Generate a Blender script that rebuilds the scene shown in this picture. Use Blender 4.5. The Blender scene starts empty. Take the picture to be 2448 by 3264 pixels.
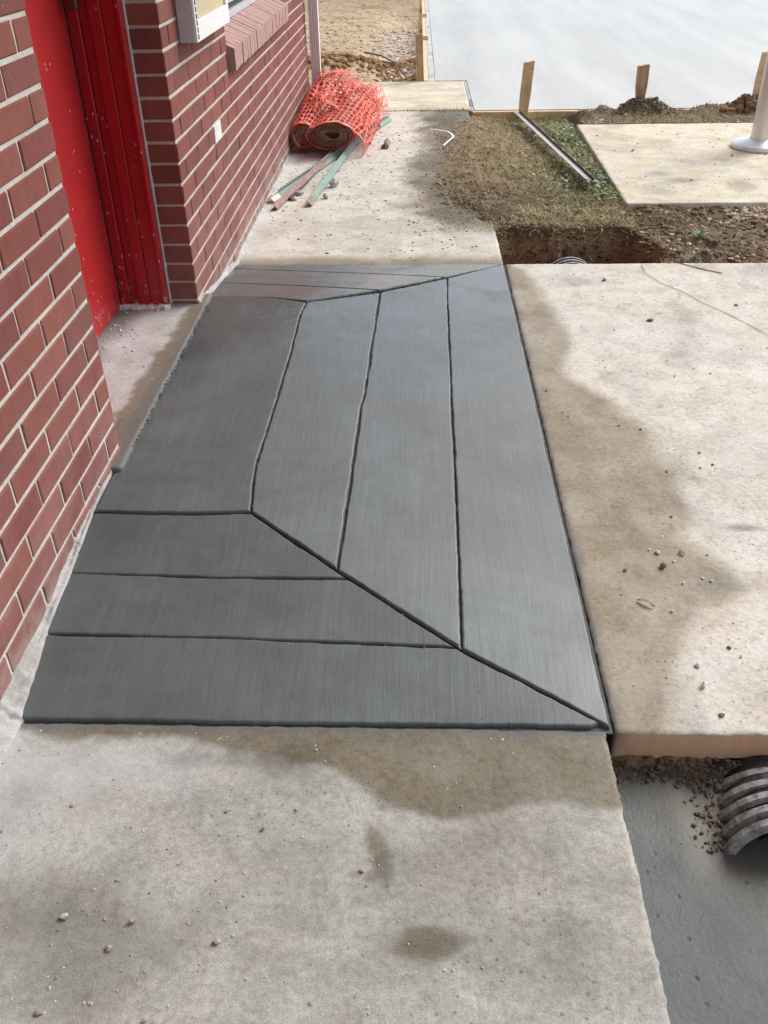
import bpy, bmesh, math, random
import numpy as np
from mathutils import Vector, Matrix, Quaternion
random.seed(7); rng = np.random.default_rng(7)
S = bpy.context.scene
COL = S.collection
R_ = math.radians

# ------------------------------------------------------------------ camera
CAM = np.array([0.795178, 0.0, 1.196561])
CR = np.array([0.99934591, 0.03227539, -0.01631111])
CU = np.array([-0.00494027, 0.56866338, 0.8225555])
CF = np.array([-0.03582383, 0.82193689, -0.56845087])
cam = bpy.data.cameras.new('camera'); co = bpy.data.objects.new('camera', cam); COL.objects.link(co)
m = Matrix.Identity(4)
for i in range(3):
    m[i][0] = CR[i]; m[i][1] = CU[i]; m[i][2] = -CF[i]; m[i][3] = CAM[i]
co.matrix_world = m
cam.sensor_fit = 'HORIZONTAL'; cam.sensor_width = 36.0; cam.lens = 36.0*2836.2/2448.0
cam.clip_start = 0.05; cam.clip_end = 600
S.camera = co
S.render.resolution_x = 768; S.render.resolution_y = 1024

# ------------------------------------------------------------------ sky and sun (bright overcast)
SUN_EL, SUN_AZ = 44.0, 50.0          # azimuth from +Y towards +X
w = bpy.data.worlds.new('World'); S.world = w; w.use_nodes = True
nt = w.node_tree; nt.nodes.clear()
sky = nt.nodes.new('ShaderNodeTexSky'); sky.sky_type = 'NISHITA'; sky.sun_disc = False
sky.sun_elevation = R_(SUN_EL); sky.sun_rotation = R_(SUN_AZ); sky.dust_density = 3.0; sky.air_density = 1.0
hs = nt.nodes.new('ShaderNodeHueSaturation'); hs.inputs['Saturation'].default_value = 0.52
bg = nt.nodes.new('ShaderNodeBackground'); bg.inputs['Strength'].default_value = 0.15
ow = nt.nodes.new('ShaderNodeOutputWorld')
nt.links.new(sky.outputs[0], hs.inputs['Color']); nt.links.new(hs.outputs[0], bg.inputs['Color']); nt.links.new(bg.outputs[0], ow.inputs[0])
sl = bpy.data.lights.new('sun', 'SUN'); sl.energy = 1.5; sl.angle = R_(28); sl.color = (1.0, 0.97, 0.92)
so = bpy.data.objects.new('sun', sl); COL.objects.link(so)
sd = Vector((math.sin(R_(SUN_AZ))*math.cos(R_(SUN_EL)), math.cos(R_(SUN_AZ))*math.cos(R_(SUN_EL)), math.sin(R_(SUN_EL))))
so.rotation_euler = sd.to_track_quat('Z', 'Y').to_euler(); so.location = (6, 8, 10)
S.view_settings.view_transform = 'Standard'; S.view_settings.look = 'None'
S.view_settings.gamma = 1.0; S.view_settings.use_curve_mapping = False
S.view_settings.exposure = 0.60

# ------------------------------------------------------------------ helpers
K = 2448.0/1659.0
def ray(x, y):
    return (x*K-1224)/2836.2*CR-(y*K-1632)/2836.2*CU+CF
def G(x, y, z=-0.115):
    d = ray(x, y); return CAM+d*((z-CAM[2])/d[2])

def vnoise(x, y, seed=0):
    x = np.asarray(x, float); y = np.asarray(y, float)
    xi = np.floor(x).astype(np.int64); yi = np.floor(y).astype(np.int64)
    xf = x-xi; yf = y-yi
    u = xf*xf*(3-2*xf); v = yf*yf*(3-2*yf)
    def h(a, b):
        n = (a*374761393+b*668265263+seed*1442695041) & 0xffffffff
        n = ((n ^ (n >> 13))*1274126177) & 0xffffffff
        n = (n ^ (n >> 16)) & 0xffffffff
        return n/4294967295.0
    return ((h(xi, yi)*(1-u)+h(xi+1, yi)*u)*(1-v)+(h(xi, yi+1)*(1-u)+h(xi+1, yi+1)*u)*v)*2-1
def fbm(x, y, f, o=4, seed=0):
    t = 0; a = 1.0; s = 0
    for i in range(o):
        t = t+a*vnoise(np.asarray(x)*f, np.asarray(y)*f, seed+i*17); s += a; a *= .5; f *= 2.03
    return t/s
def sstep(a, b, x):
    t = np.clip((x-a)/(b-a), 0, 1); return t*t*(3-2*t)
def poly_sd(X, Y, P):
    P = np.asarray(P, float); n = len(P)
    d = np.full(X.shape, 1e9); ins = np.zeros(X.shape, bool)
    for i in range(n):
        a = P[i]; b = P[(i+1) % n]; e = b-a
        t = np.clip(((X-a[0])*e[0]+(Y-a[1])*e[1])/(e@e+1e-12), 0, 1)
        d = np.minimum(d, np.hypot(X-a[0]-t*e[0], Y-a[1]-t*e[1]))
        c = ((a[1] > Y) != (b[1] > Y)) & (X < (b[0]-a[0])*(Y-a[1])/(b[1]-a[1]+1e-12)+a[0])
        ins ^= c
    return np.where(ins, d, -d)
def patch(X, Y, P, w=.03, amp=.03, f=8, seed=1):
    return sstep(-w, w, poly_sd(X, Y, P)+amp*fbm(X, Y, f, 4, seed))
def gp(pts, z=-.115):
    return [G(a, b, z)[:2] for a, b in pts]

def tag(o, label=None, cat=None, group=None, kind=None):
    if label: o['label'] = label
    if cat: o['category'] = cat
    if group: o['group'] = group
    if kind: o['kind'] = kind
    return o
def link(o, parent=None):
    COL.objects.link(o)
    if parent: o.parent = parent
    return o
def empty(name, loc=(0, 0, 0), rz=0):
    o = bpy.data.objects.new(name, None); o.location = loc; o.rotation_euler = (0, 0, rz); o.empty_display_size = .05
    return link(o)
def mesh(name, V, F, mat, smooth=False, attrs=None):
    me = bpy.data.meshes.new(name); me.from_pydata([tuple(map(float, v)) for v in V], [], [tuple(map(int, f)) for f in F])
    if mat: me.materials.append(mat)
    if smooth: me.polygons.foreach_set('use_smooth', [True]*len(me.polygons))
    for k, a in (attrs or {}).items():
        at = me.attributes.new(k, 'FLOAT', 'POINT'); at.data.foreach_set('value', np.asarray(a, np.float32).ravel())
    me.update(); return me
def obj(name, V, F, mat, parent=None, smooth=False, attrs=None, loc=None):
    o = bpy.data.objects.new(name, mesh(name, V, F, mat, smooth, attrs)); link(o, parent)
    if loc is not None: o.location = loc
    return o

class MB:
    def __init__(s): s.v = []; s.f = []
    def add(s, V, F):
        n = len(s.v); s.v += [tuple(v) for v in V]; s.f += [tuple(i+n for i in f) for f in F]; return s
    def box(s, lo, hi, b=0.0, M=None):
        lo = np.array(lo, float); hi = np.array(hi, float)
        if b <= 0:
            V = [(x, y, z) for x in (lo[0], hi[0]) for y in (lo[1], hi[1]) for z in (lo[2], hi[2])]
            F = [(0, 1, 3, 2), (4, 6, 7, 5), (0, 4, 5, 1), (2, 3, 7, 6), (0, 2, 6, 4), (1, 5, 7, 3)]
        else:
            bm = bmesh.new(); bmesh.ops.create_cube(bm, size=1)
            for v in bm.verts:
                v.co = Vector([lo[i] if v.co[i] < 0 else hi[i] for i in range(3)])
            bmesh.ops.bevel(bm, geom=bm.edges[:], offset=b, segments=1, affect='EDGES')
            bm.verts.index_update()
            V = [tuple(v.co) for v in bm.verts]; F = [tuple(v.index for v in f.verts) for f in bm.faces]; bm.free()
        if M is not None: V = [tuple(M @ Vector(v)) for v in V]
        return s.add(V, F)
    def beam(s, p, q, w, h, b=0.0, roll=0.0, off=(0, 0)):
        p = Vector(p); q = Vector(q); d = (q-p); L = d.length; d.normalize()
        up = Vector((0, 0, 1)) if abs(d.z) < .9 else Vector((0, 1, 0))
        sx = d.cross(up).normalized(); sz = sx.cross(d)
        M = Matrix.Identity(4)
        for i in range(3): M[i][0] = sx[i]; M[i][1] = d[i]; M[i][2] = sz[i]; M[i][3] = p[i]
        M = M @ Matrix.Rotation(roll, 4, 'Y')
        return s.box((-w/2+off[0], 0, -h/2+off[1]), (w/2+off[0], L, h/2+off[1]), b, M)
    def tube(s, pts, rad, seg=8, cap=True):
        pts = [Vector(p) for p in pts]; n = len(pts); base = len(s.v)
        for i, p in enumerate(pts):
            d = (pts[min(i+1, n-1)]-pts[max(i-1, 0)]).normalized()
            up = Vector((0, 0, 1)) if abs(d.z) < .9 else Vector((0, 1, 0))
            a = d.cross(up).normalized(); b = a.cross(d); r = rad[i] if hasattr(rad, '__len__') else rad
            for k in range(seg):
                t = 2*math.pi*k/seg; s.v.append(tuple(p+a*(r*math.cos(t))+b*(r*math.sin(t))))
        for i in range(n-1):
            for k in range(seg):
                k2 = (k+1) % seg
                s.f.append((base+i*seg+k, base+i*seg+k2, base+(i+1)*seg+k2, base+(i+1)*seg+k))
        if cap:
            s.f.append(tuple(base+k for k in range(seg))[::-1]); s.f.append(tuple(base+(n-1)*seg+k for k in range(seg)))
        return s
    def lathe(s, prof, seg=24, c=(0, 0)):
        base = len(s.v)
        for r, z in prof:
            for k in range(seg):
                t = 2*math.pi*k/seg; s.v.append((c[0]+r*math.cos(t), c[1]+r*math.sin(t), z))
        for i in range(len(prof)-1):
            for k in range(seg):
                k2 = (k+1) % seg
                s.f.append((base+i*seg+k, base+i*seg+k2, base+(i+1)*seg+k2, base+(i+1)*seg+k))
        return s
    def build(s, name, mat, parent=None, smooth=False, loc=None):
        V = s.v
        if loc is not None: V = [(v[0]-loc[0], v[1]-loc[1], v[2]-loc[2]) for v in V]
        return obj(name, V, s.f, mat, parent, smooth, None, loc)

# ------------------------------------------------------------------ materials
class T:
    def __init__(s, name, rough=.8, spec=.5):
        s.m = bpy.data.materials.new(name); s.m.use_nodes = True; s.t = s.m.node_tree; s.t.nodes.clear()
        s.out = s.n('ShaderNodeOutputMaterial'); s.b = s.n('ShaderNodeBsdfPrincipled')
        s.t.links.new(s.b.outputs[0], s.out.inputs[0]); s.set('Roughness', rough); s.set('Specular IOR Level', spec)
        s.g = s.n('ShaderNodeNewGeometry'); s.pos = s.g.outputs['Position']
    def n(s, ty, **p):
        k = s.t.nodes.new(ty)
        for a, v in p.items(): setattr(k, a, v)
        return k
    def put(s, sock, v):
        if isinstance(v, bpy.types.NodeSocket): s.t.links.new(v, sock)
        elif isinstance(v, tuple) and len(v) == 3 and sock.type == 'RGBA': sock.default_value = v+(1,)
        else: sock.default_value = v
    def set(s, k, v): s.put(s.b.inputs[k], v)
    def map(s, sc, rot=(0, 0, 0), vec=None):
        k = s.n('ShaderNodeMapping'); s.put(k.inputs['Vector'], vec or s.pos); k.inputs['Scale'].default_value = sc; k.inputs['Rotation'].default_value = rot
        return k.outputs[0]
    def noise(s, scale, detail=4, rough=.55, vec=None, dist=0.0):
        k = s.n('ShaderNodeTexNoise'); s.put(k.inputs['Vector'], vec or s.pos)
        k.inputs['Scale'].default_value = scale; k.inputs['Detail'].default_value = detail; k.inputs['Roughness'].default_value = rough; k.inputs['Distortion'].default_value = dist
        return k.outputs['Fac']
    def voro(s, scale, vec=None, feat='F1', rand=1.0):
        k = s.n('ShaderNodeTexVoronoi', feature=feat); s.put(k.inputs['Vector'], vec or s.pos); k.inputs['Scale'].default_value = scale; k.inputs['Randomness'].default_value = rand
        return k.outputs['Distance'], (k.outputs['Color'] if feat == 'F1' else None)
    def ramp(s, fac, stops, interp='LINEAR'):
        k = s.n('ShaderNodeValToRGB'); s.put(k.inputs[0], fac); e = k.color_ramp.elements; k.color_ramp.interpolation = interp
        for i, (p, c) in enumerate(stops):
            if i > 1: e.new(p)
            e[i].position = p; c = c if isinstance(c, tuple) else (c, c, c); e[i].color = c+(1,)
        return k.outputs[0]
    def rng(s, v, a, b, c=0.0, d=1.0):
        k = s.n('ShaderNodeMapRange'); s.put(k.inputs[0], v)
        for i, x in enumerate((a, b, c, d)): s.put(k.inputs[i+1], x)
        return k.outputs[0]
    def mix(s, f, a, b, mode='MIX'):
        k = s.n('ShaderNodeMix', data_type='RGBA', blend_type=mode); s.put(k.inputs[0], f); s.put(k.inputs[6], a); s.put(k.inputs[7], b)
        return k.outputs[2]
    def ma(s, op, a, b=0.0, clamp=False):
        k = s.n('ShaderNodeMath', operation=op, use_clamp=clamp); s.put(k.inputs[0], a); s.put(k.inputs[1], b); return k.outputs[0]
    def attr(s, name): k = s.n('ShaderNodeAttribute', attribute_name=name); return k.outputs['Fac']
    def sep(s, vec=None):
        k = s.n('ShaderNodeSeparateXYZ'); s.put(k.inputs[0], vec or s.pos); return k.outputs
    def rand(s):
        a = s.n('ShaderNodeObjectInfo').outputs['Random']; b = s.g.outputs['Random Per Island']
        return s.ma('FRACT', s.ma('ADD', a, b))
    def bump(s, h, strength=.3, dist=.01, normal=None):
        k = s.n('ShaderNodeBump'); k.inputs['Strength'].default_value = strength; k.inputs['Distance'].default_value = dist
        s.put(k.inputs['Height'], h)
        if normal: s.put(k.inputs['Normal'], normal)
        s.set('Normal', k.outputs[0]); return k.outputs[0]

def m_concrete(name, c1, c2, tan, tanamt=.5, tex=1.0):
    t = T(name, .85, .3)
    big = t.noise(1.7, 5, .6, dist=.6); mid = t.noise(9, 6, .65, dist=.3); fine = t.noise(70, 5, .7); grit = t.noise(330, 3, .7)
    c = t.mix(t.rng(big, .3, .7), c1, c2)
    c = t.mix(t.ma('MULTIPLY', t.rng(t.noise(3.3, 6, .7, dist=1.0), .48, .72), tanamt), c, tan)
    c = t.mix(.65, c, t.ramp(mid, [(.25, .25), (.5, .5), (.8, .68)]), 'OVERLAY')
    c = t.mix(.55, c, t.ramp(fine, [(.3, .26), (.55, .52), (.8, .70)]), 'OVERLAY')
    c = t.mix(.42*tex, c, t.ramp(grit, [(.3, .22), (.5, .5), (.7, .72)]), 'OVERLAY')
    c = t.mix(t.ma('MULTIPLY', t.rng(t.noise(26, 5, .75, dist=.5), .55, .68), .45), c, (.20, .18, .155))
    c = t.mix(t.ma('MULTIPLY', t.rng(t.noise(38, 5, .75), .62, .74), .45), c, (.62, .60, .57))
    d, vc = t.voro(55, t.map((1, 1, .2)))
    spk = t.ma('MULTIPLY', t.rng(d, .10, .20, 1, 0), t.rng(t.noise(2.2, 3), .50, .62))
    c = t.mix(t.ma('MULTIPLY', spk, .65), c, (.10, .085, .065))
    c = t.mix(t.ma('MULTIPLY', t.attr('wash_sheen'), .8), c, (.56, .575, .59))  # bluish tone for pale cement film and for the sheen painted on the near paving
    c = t.mix(t.ma('MULTIPLY', t.attr('grime'), .75), c, (.105, .10, .09))
    dm = t.attr('damp')
    c = t.mix(dm, c, t.mix(1.0, c, (.44, .39, .30), 'MULTIPLY'))
    c = t.mix(t.attr('rust'), c, t.mix(t.rng(mid, .35, .65), (.66, .38, .22), (.52, .36, .25)))
    sg = t.attr('slurry'); c = t.mix(sg, c, t.mix(.5, (.115, .12, .125), t.ramp(fine, [(.3, .4), (.7, .6)]), 'OVERLAY'))
    t.set('Base Color', c)
    t.set('Roughness', t.rng(dm, 0, 1, .88, .62))
    h = t.ma('ADD', t.ma('MULTIPLY', fine, .6), t.ma('ADD', t.ma('MULTIPLY', grit, .25), t.ma('MULTIPLY', mid, 1.0)))
    t.bump(h, .35*tex, .008)
    return t.m
M_OLD = m_concrete('old_concrete', (.31, .307, .285), (.41, .41, .388), (.37, .32, .24), .45)
M_SLAB = m_concrete('pale_old_concrete', (.52, .49, .425), (.62, .60, .55), (.55, .46, .33), .45)
M_PAD = m_concrete('tan_old_concrete', (.60, .545, .425), (.68, .64, .54), (.64, .51, .29), .8)

def m_fresh():
    t = T('fresh_concrete', .4, .85)
    warp = t.noise(2.5, 2)
    v = t.n('ShaderNodeVectorMath', operation='ADD'); t.put(v.inputs[0], t.pos)
    cm = t.n('ShaderNodeCombineXYZ'); t.put(cm.inputs[0], t.ma('MULTIPLY', warp, .03)); t.put(v.inputs[1], cm.outputs[0])
    st = t.noise(1.0, 4, .65, t.map((330, 9, 9), vec=v.outputs[0]))
    st2 = t.noise(1.0, 3, .6, t.map((90, 3, 3), vec=v.outputs[0]))
    blot = t.noise(3.2, 5, .6, dist=.5); big = t.noise(1.3, 3)
    c = t.mix(t.rng(blot, .3, .7), (.053, .066, .068), (.090, .109, .114))
    c = t.mix(t.rng(big, .4, .65), c, (.070, .082, .084))
    c = t.mix(.26, c, t.ramp(st, [(.3, .25), (.7, .72)]), 'OVERLAY')
    c = t.mix(.45, c, t.ramp(t.noise(1.9, 6, .7, dist=1.2), [(.3, .30), (.7, .70)]), 'OVERLAY')
    c = t.mix(t.rng(blot, .35, .65, .06, .34), c, t.ramp(st2, [(.3, .27), (.7, .73)]), 'OVERLAY')
    c = t.mix(.3, c, t.ramp(t.noise(22, 5, .7, dist=.4), [(.3, .3), (.7, .7)]), 'OVERLAY')
    d, _ = t.voro(26); pit = t.ma('MULTIPLY', t.rng(d, .035, .06, 1, 0), t.rng(t.noise(4), .48, .56))
    c = t.mix(pit, c, (.02, .02, .02))
    t.set('Base Color', c)
    xyz = t.sep(); film = t.ma('MULTIPLY', t.rng(xyz[1], 2.35, 3.15), t.rng(t.noise(3.4, 5, .65, dist=.6), .34, .52))
    dry = t.rng(t.noise(2.1, 5, .65, dist=.8), .33, .66, .46, .64)
    rg = t.n('ShaderNodeMix', data_type='FLOAT'); t.put(rg.inputs[0], film); t.put(rg.inputs[2], dry); rg.inputs[3].default_value = .17
    t.set('Roughness', rg.outputs[0])
    c = t.mix(t.ma('MULTIPLY', t.rng(t.noise(6, 5, .7, dist=.5), .56, .66), t.ma('MULTIPLY', t.rng(xyz[1], 2.6, 3.0), .4)), c, (.052, .054, .054)); t.set('Base Color', c)
    h = t.ma('ADD', t.ma('MULTIPLY', st, .5), t.ma('ADD', t.ma('MULTIPLY', st2, .5), t.ma('MULTIPLY', t.noise(160, 4), .35)))
    t.bump(t.ma('SUBTRACT', h, pit), .3, .003)
    return t.m
M_FRESH = m_fresh()
def m_fill():
    t = T('wet_concrete_fill', .42, .5)
    blot = t.noise(5, 6, .65, dist=.5); fine = t.noise(120, 4, .7)
    c = t.mix(t.rng(blot, .3, .7), (.058, .066, .066), (.092, .104, .104))
    c = t.mix(t.rng(t.noise(2.3, 4), .5, .7), c, (.085, .088, .08))
    c = t.mix(.4, c, t.ramp(fine, [(.3, .3), (.7, .65)]), 'OVERLAY')
    d, _ = t.voro(30); pit = t.ma('MULTIPLY', t.rng(d, .07, .16, 1, 0), t.rng(t.noise(6), .47, .55))
    c = t.mix(t.ma('MULTIPLY', pit, .85), c, (.022, .022, .022))
    c = t.mix(t.ma('MULTIPLY', t.attr('dirt'), .8), c, (.12, .105, .08))
    t.set('Base Color', c); t.set('Roughness', t.rng(blot, .3, .7, .45, .68))
    t.bump(t.ma('SUBTRACT', t.ma('ADD', fine, t.ma('MULTIPLY', blot, .4)), t.ma('MULTIPLY', pit, 2.0)), .3, .005)
    return t.m
M_FILL = m_fill()
def m_new():
    t = T('new_pale_concrete', .75, .4)
    st = t.noise(1.0, 4, .6, t.map((2.2, .25, 1), (0, 0, R_(8))))
    st2 = t.noise(1.0, 4, .6, t.map((60, 2, 1), (0, 0, R_(4))))
    c = t.mix(t.rng(st, .35, .65), (.42, .435, .43), (.51, .525, .515))
    c = t.mix(t.ma('MULTIPLY', t.rng(t.noise(.8, 4), .5, .7), .5), c, (.52, .50, .46))
    c = t.mix(.12, c, t.ramp(st2, [(.3, .3), (.7, .7)]), 'OVERLAY')
    t.set('Base Color', c); t.bump(st2, .1, .003); return t.m
M_NEW = m_new()
def m_brick(name='brick', tint=(1, 1, 1)):
    t = T(name, .8, .3)
    r = t.rand()
    c = t.ramp(r, [(0, (.185, .054, .046)), (.2, (.245, .078, .058)), (.4, (.205, .060, .054)), (.6, (.265, .088, .066)), (.8, (.190, .062, .060)), (1, (.280, .100, .078))])
    c = t.mix(.5, c, t.ramp(t.noise(14, 5, .65), [(.3, .36), (.7, .62)]), 'OVERLAY')
    v = t.noise(1.0, 3, .6, t.map((420, 420, 9)))
    c = t.mix(.38, c, t.ramp(v, [(.3, .30), (.7, .68)]), 'OVERLAY')
    z = t.sep()[2]
    ef = t.noise(5, 5, .65, dist=.6)
    haze = t.ma('MULTIPLY', t.rng(z, -.10, .55, 1, 0), t.rng(ef, .30, .75))
    c = t.mix(t.ma('MULTIPLY', haze, .34), c, (.50, .40, .40))
    base = t.ma('MULTIPLY', t.rng(z, -.12, .01, 1, 0), t.rng(t.noise(18, 5, .7), .40, .62))
    c = t.mix(t.ma('MULTIPLY', base, .8), c, (.52, .50, .49))
    d, _ = t.voro(45); spl = t.ma('MULTIPLY', t.rng(d, .06, .13, 1, 0), t.rng(t.noise(6, 3), .58, .64))
    c = t.mix(t.ma('MULTIPLY', spl, .6), c, (.55, .50, .48))
    c = t.mix(1.0, c, (.86, .83, .80), 'MULTIPLY')
    t.set('Base Color', c); t.bump(t.ma('ADD', v, t.ma('MULTIPLY', t.noise(90, 4), 1.2)), .22, .004); return t.m
M_BRICK = m_brick()
def m_mortar():
    t = T('mortar', .9, .2)
    c = t.mix(t.rng(t.noise(6, 5, .6), .3, .7), (.47, .445, .40), (.60, .58, .545))
    c = t.mix(.4, c, t.ramp(t.noise(140, 4), [(.3, .3), (.7, .65)]), 'OVERLAY')
    t.set('Base Color', c); t.bump(t.noise(110, 5, .7), .6, .006); return t.m
M_MORTAR = m_mortar()
def m_smear():
    t = T('mortar_smear', .8, .3)
    c = t.mix(t.rng(t.noise(9, 6, .7, dist=.5), .32, .68), (.30, .28, .26), (.54, .53, .53))
    c = t.mix(t.rng(t.noise(30, 5, .7), .6, .72), c, (.16, .14, .12))
    t.set('Base Color', c); t.bump(t.noise(60, 6, .7), .7, .01); return t.m
M_SMEAR = m_smear()
def m_red(name, col, spl=.0):
    t = T(name, .38, .5)
    c = t.mix(t.rng(t.noise(4, 4), .35, .7), col, tuple(x*1.18 for x in col))
    z = t.sep()[2]
    amt = t.rng(z, -.05, .9, .74, .60)
    d, _ = t.voro(48, t.map((1, 1, .55))); n = t.noise(7, 4)
    s1 = t.ma('MULTIPLY', t.rng(d, .07, .15, 1, 0), t.rng(n, t.ma('SUBTRACT', 1.13, amt), t.ma('SUBTRACT', 1.18, amt)))
    low = t.ma('MULTIPLY', t.rng(z, -.03, .10, 1, 0), t.rng(t.noise(26, 5, .7), .54, .66))
    f = t.ma('MAXIMUM', s1, t.ma('MULTIPLY', low, .75), True)
    c = t.mix(f, c, (.52, .47, .44)); t.set('Base Color', c)
    t.set('Roughness', t.ma('ADD', t.ma('MULTIPLY', f, .4), .36)); t.bump(t.noise(240, 3), .08, .002); return t.m
M_RED = m_red('red_door_paint', (.38, .018, .020)); M_REDF = m_red('red_frame_paint', (.31, .006, .012))
def m_plain(name, col, rough=.6, metal=0.0, var=.25, scale=12, bump=.1, stretch=(1, 1, 1), dirt=None, dirtamt=.5, spec=.5):
    t = T(name, rough, spec)
    n = t.noise(scale, 5, .65, t.map(stretch))
    c = t.mix(t.rng(n, .3, .7), tuple(x*(1-var) for x in col), tuple(min(1, x*(1+var)) for x in col))
    if dirt: c = t.mix(t.ma('MULTIPLY', t.rng(t.noise(scale*1.7, 6, .7, dist=.4), .45, .62), dirtamt), c, dirt)
    t.set('Base Color', c); t.set('Metallic', metal)
    if bump: t.bump(t.noise(scale*8, 4, .6, t.map(stretch)), bump, .004)
    return t.m
M_SILL = m_plain('dusty_sill_brick', (.35, .195, .17), .85, 0, .14, 16, .25, (1, 1, .3), (.42, .33, .31), .5)
M_WHITE = m_plain('white_frame', (.72, .72, .74), .4, 0, .05, 8, .03)
M_CASE = m_plain('case_side', (.52, .48, .50), .45, 0, .06, 6, .03)
M_ALU = m_plain('grey_aluminium', (.48, .52, .55), .4, .3, .1, 8, .03)
M_STEEL = m_plain('pole_aluminium', (.66, .66, .67), .32, .85, .08, 30, .04, (1, 1, .05))
M_SPOUT = m_plain('downspout_paint', (.76, .73, .75), .45, 0, .06, 5, .03)
M_PAPER = m_plain('faded_board', (.50, .42, .22), .6, 0, .12, 10, 0, dirt=(.45, .42, .40), dirtamt=.5)
M_GLASS = T('window_glass', .08, .6); M_GLASS.set('Base Color', (.06, .07, .08)); M_GLASS = M_GLASS.m
M_BRONZE = m_plain('bronze_handle', (.075, .045, .03), .45, .5, .2, 20, .05)
M_GAPTRACK = m_plain('gap_shade_and_track', (.012, .01, .01), .7)  # near black: shade of the door gap put into colour, also the window track
M_CAULK = m_plain('white_caulk', (.76, .75, .74), .7, 0, .1, 20, .3)
M_WOOD = m_plain('pine', (.76, .56, .31), .75, 0, .18, 9, .25, (6, 6, .8), (.32, .18, .08), .35)
M_WOODD = m_plain('weathered_pine', (.50, .33, .19), .8, 0, .25, 9, .25, (6, 6, .8), (.16, .10, .06), .5)
M_PGREEN = m_plain('green_post_paint', (.115, .225, .20), .55, 0, .2, 14, .2, (1, 1, 1), (.22, .16, .13), .55)
M_PRED = m_plain('maroon_post_paint', (.22, .085, .085), .55, 0, .25, 14, .2, (1, 1, 1), (.27, .22, .20), .6)
M_PPALE = m_plain('pale_tip_paint', (.66, .60, .50), .6, 0, .15, 20, .2, dirt=(.3, .24, .18))
M_PGREY = m_plain('grey_galvanised', (.34, .33, .33), .5, .3, .2, 14, .2, dirt=(.13, .09, .07))
M_PDARK = m_plain('dark_rusty_edge', (.075, .055, .05), .7, .2, .3, 18, .3)
M_PIPE = m_plain('black_pipe_mudded', (.022, .022, .028), .42, 0, .3, 12, .2, (1, 1, 1), (.20, .20, .195), .35)
M_PIPEIN = m_plain('pipe_inside_mud', (.035, .034, .03), .7, 0, .4, 18, .5, dirt=(.10, .095, .08))
M_STRAP = m_plain('white_plastic', (.80, .80, .80), .4, 0, .03, 8, 0)
M_TWIG = m_plain('dead_twig', (.10, .07, .045), .8, 0, .3, 18, .3)
M_SHADE_ROOF = m_plain('shade_roof_panel', (.42, .41, .40), .6, 0, .05, 3, 0)  # surface of the unseen overhang added to dim the near area
M_LEAF = m_plain('dry_leaf', (.46, .34, .29), .7, 0, .15, 30, .2)
M_UPPER = m_plain('upper_brickwork', (.22, .085, .07), .85, 0, .2, 5, .1)
def m_rock(name, a, b, c3, isl=True):
    t = T(name, .9, .25)
    c = t.mix(t.rand(), a, b); c = t.mix(t.rng(t.noise(3), .45, .65), c, c3)
    c = t.mix(.5, c, t.ramp(t.noise(120, 4, .7), [(.3, .3), (.7, .65)]), 'OVERLAY')
    t.set('Base Color', c); t.bump(t.noise(150, 4, .7), .5, .005); return t.m
M_STONE = m_rock('grey_stone', (.42, .41, .41), (.58, .58, .60), (.46, .43, .40))
M_PEB = m_rock('mixed_pebble', (.20, .17, .14), (.58, .55, .50), (.42, .36, .29))
M_CLOD = m_rock('brown_soil_clod', (.12, .083, .052), (.235, .16, .10), (.18, .13, .085))
M_ORANGE_CLOD = m_rock('ochre_soil_clod', (.22, .12, .05), (.36, .22, .10), (.30, .18, .08))
M_TANROCK = m_rock('tan_gravel', (.40, .31, .21), (.66, .58, .45), (.55, .45, .32))
def m_soil():
    t = T('soil', .95, .15)
    n = t.noise(7, 7, .7, dist=.6); f = t.noise(60, 6, .75); z = t.sep()[2]
    dark = t.mix(t.rng(n, .3, .7), (.105, .074, .048), (.19, .137, .09))
    clay = t.mix(t.rng(n, .35, .7), (.46, .34, .205), (.66, .55, .385))
    clay = t.mix(t.rng(t.noise(2.6, 6, .7, dist=.8), .52, .64), clay, (.36, .19, .065))
    sub = t.mix(t.rng(n, .35, .65), (.33, .20, .115), (.50, .315, .185))
    c = t.mix(t.attr('clay'), dark, clay)
    c = t.mix(t.ma('MULTIPLY', t.attr('sub'), t.rng(n, .2, .45)), c, sub)
    c = t.mix(.65, c, t.ramp(f, [(.28, .2), (.55, .52), (.78, .72)]), 'OVERLAY')
    d, vc = t.voro(75); pb = t.ma('MULTIPLY', t.rng(d, .16, .30, 1, 0), t.rng(t.noise(9, 3), .5, .6))
    c = t.mix(t.ma('MULTIPLY', pb, .6), c, (.42, .36, .28))
    t.set('Base Color', c)
    t.bump(t.ma('ADD', t.ma('MULTIPLY', n, 1.2), f), .9, .02); return t.m
M_SOIL = m_soil()
def m_grass():
    t = T('dry_grass', .8, .2)
    a = t.attr('green'); r = t.attr('rnd')
    dry = t.ramp(r, [(0, (.13, .09, .048)), (.3, (.28, .215, .11)), (.65, (.43, .345, .19)), (1, (.60, .52, .33))])
    grn = t.ramp(r, [(0, (.08, .11, .035)), (.5, (.17, .21, .08)), (1, (.30, .34, .16))])
    t.set('Base Color', t.mix(a, dry, grn)); return t.m
M_GRASS = m_grass()
M_WEED = m_plain('weed_leaf', (.20, .26, .10), .6, 0, .4, 40, .1, dirt=(.15, .2, .06), dirtamt=.4)
M_WEEDP = m_plain('pale_weed_leaf', (.24, .32, .18), .6, 0, .3, 40, .1)
M_RLEAF = m_plain('red_brown_leaf', (.24, .07, .035), .7, 0, .3, 30, .1)
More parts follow.
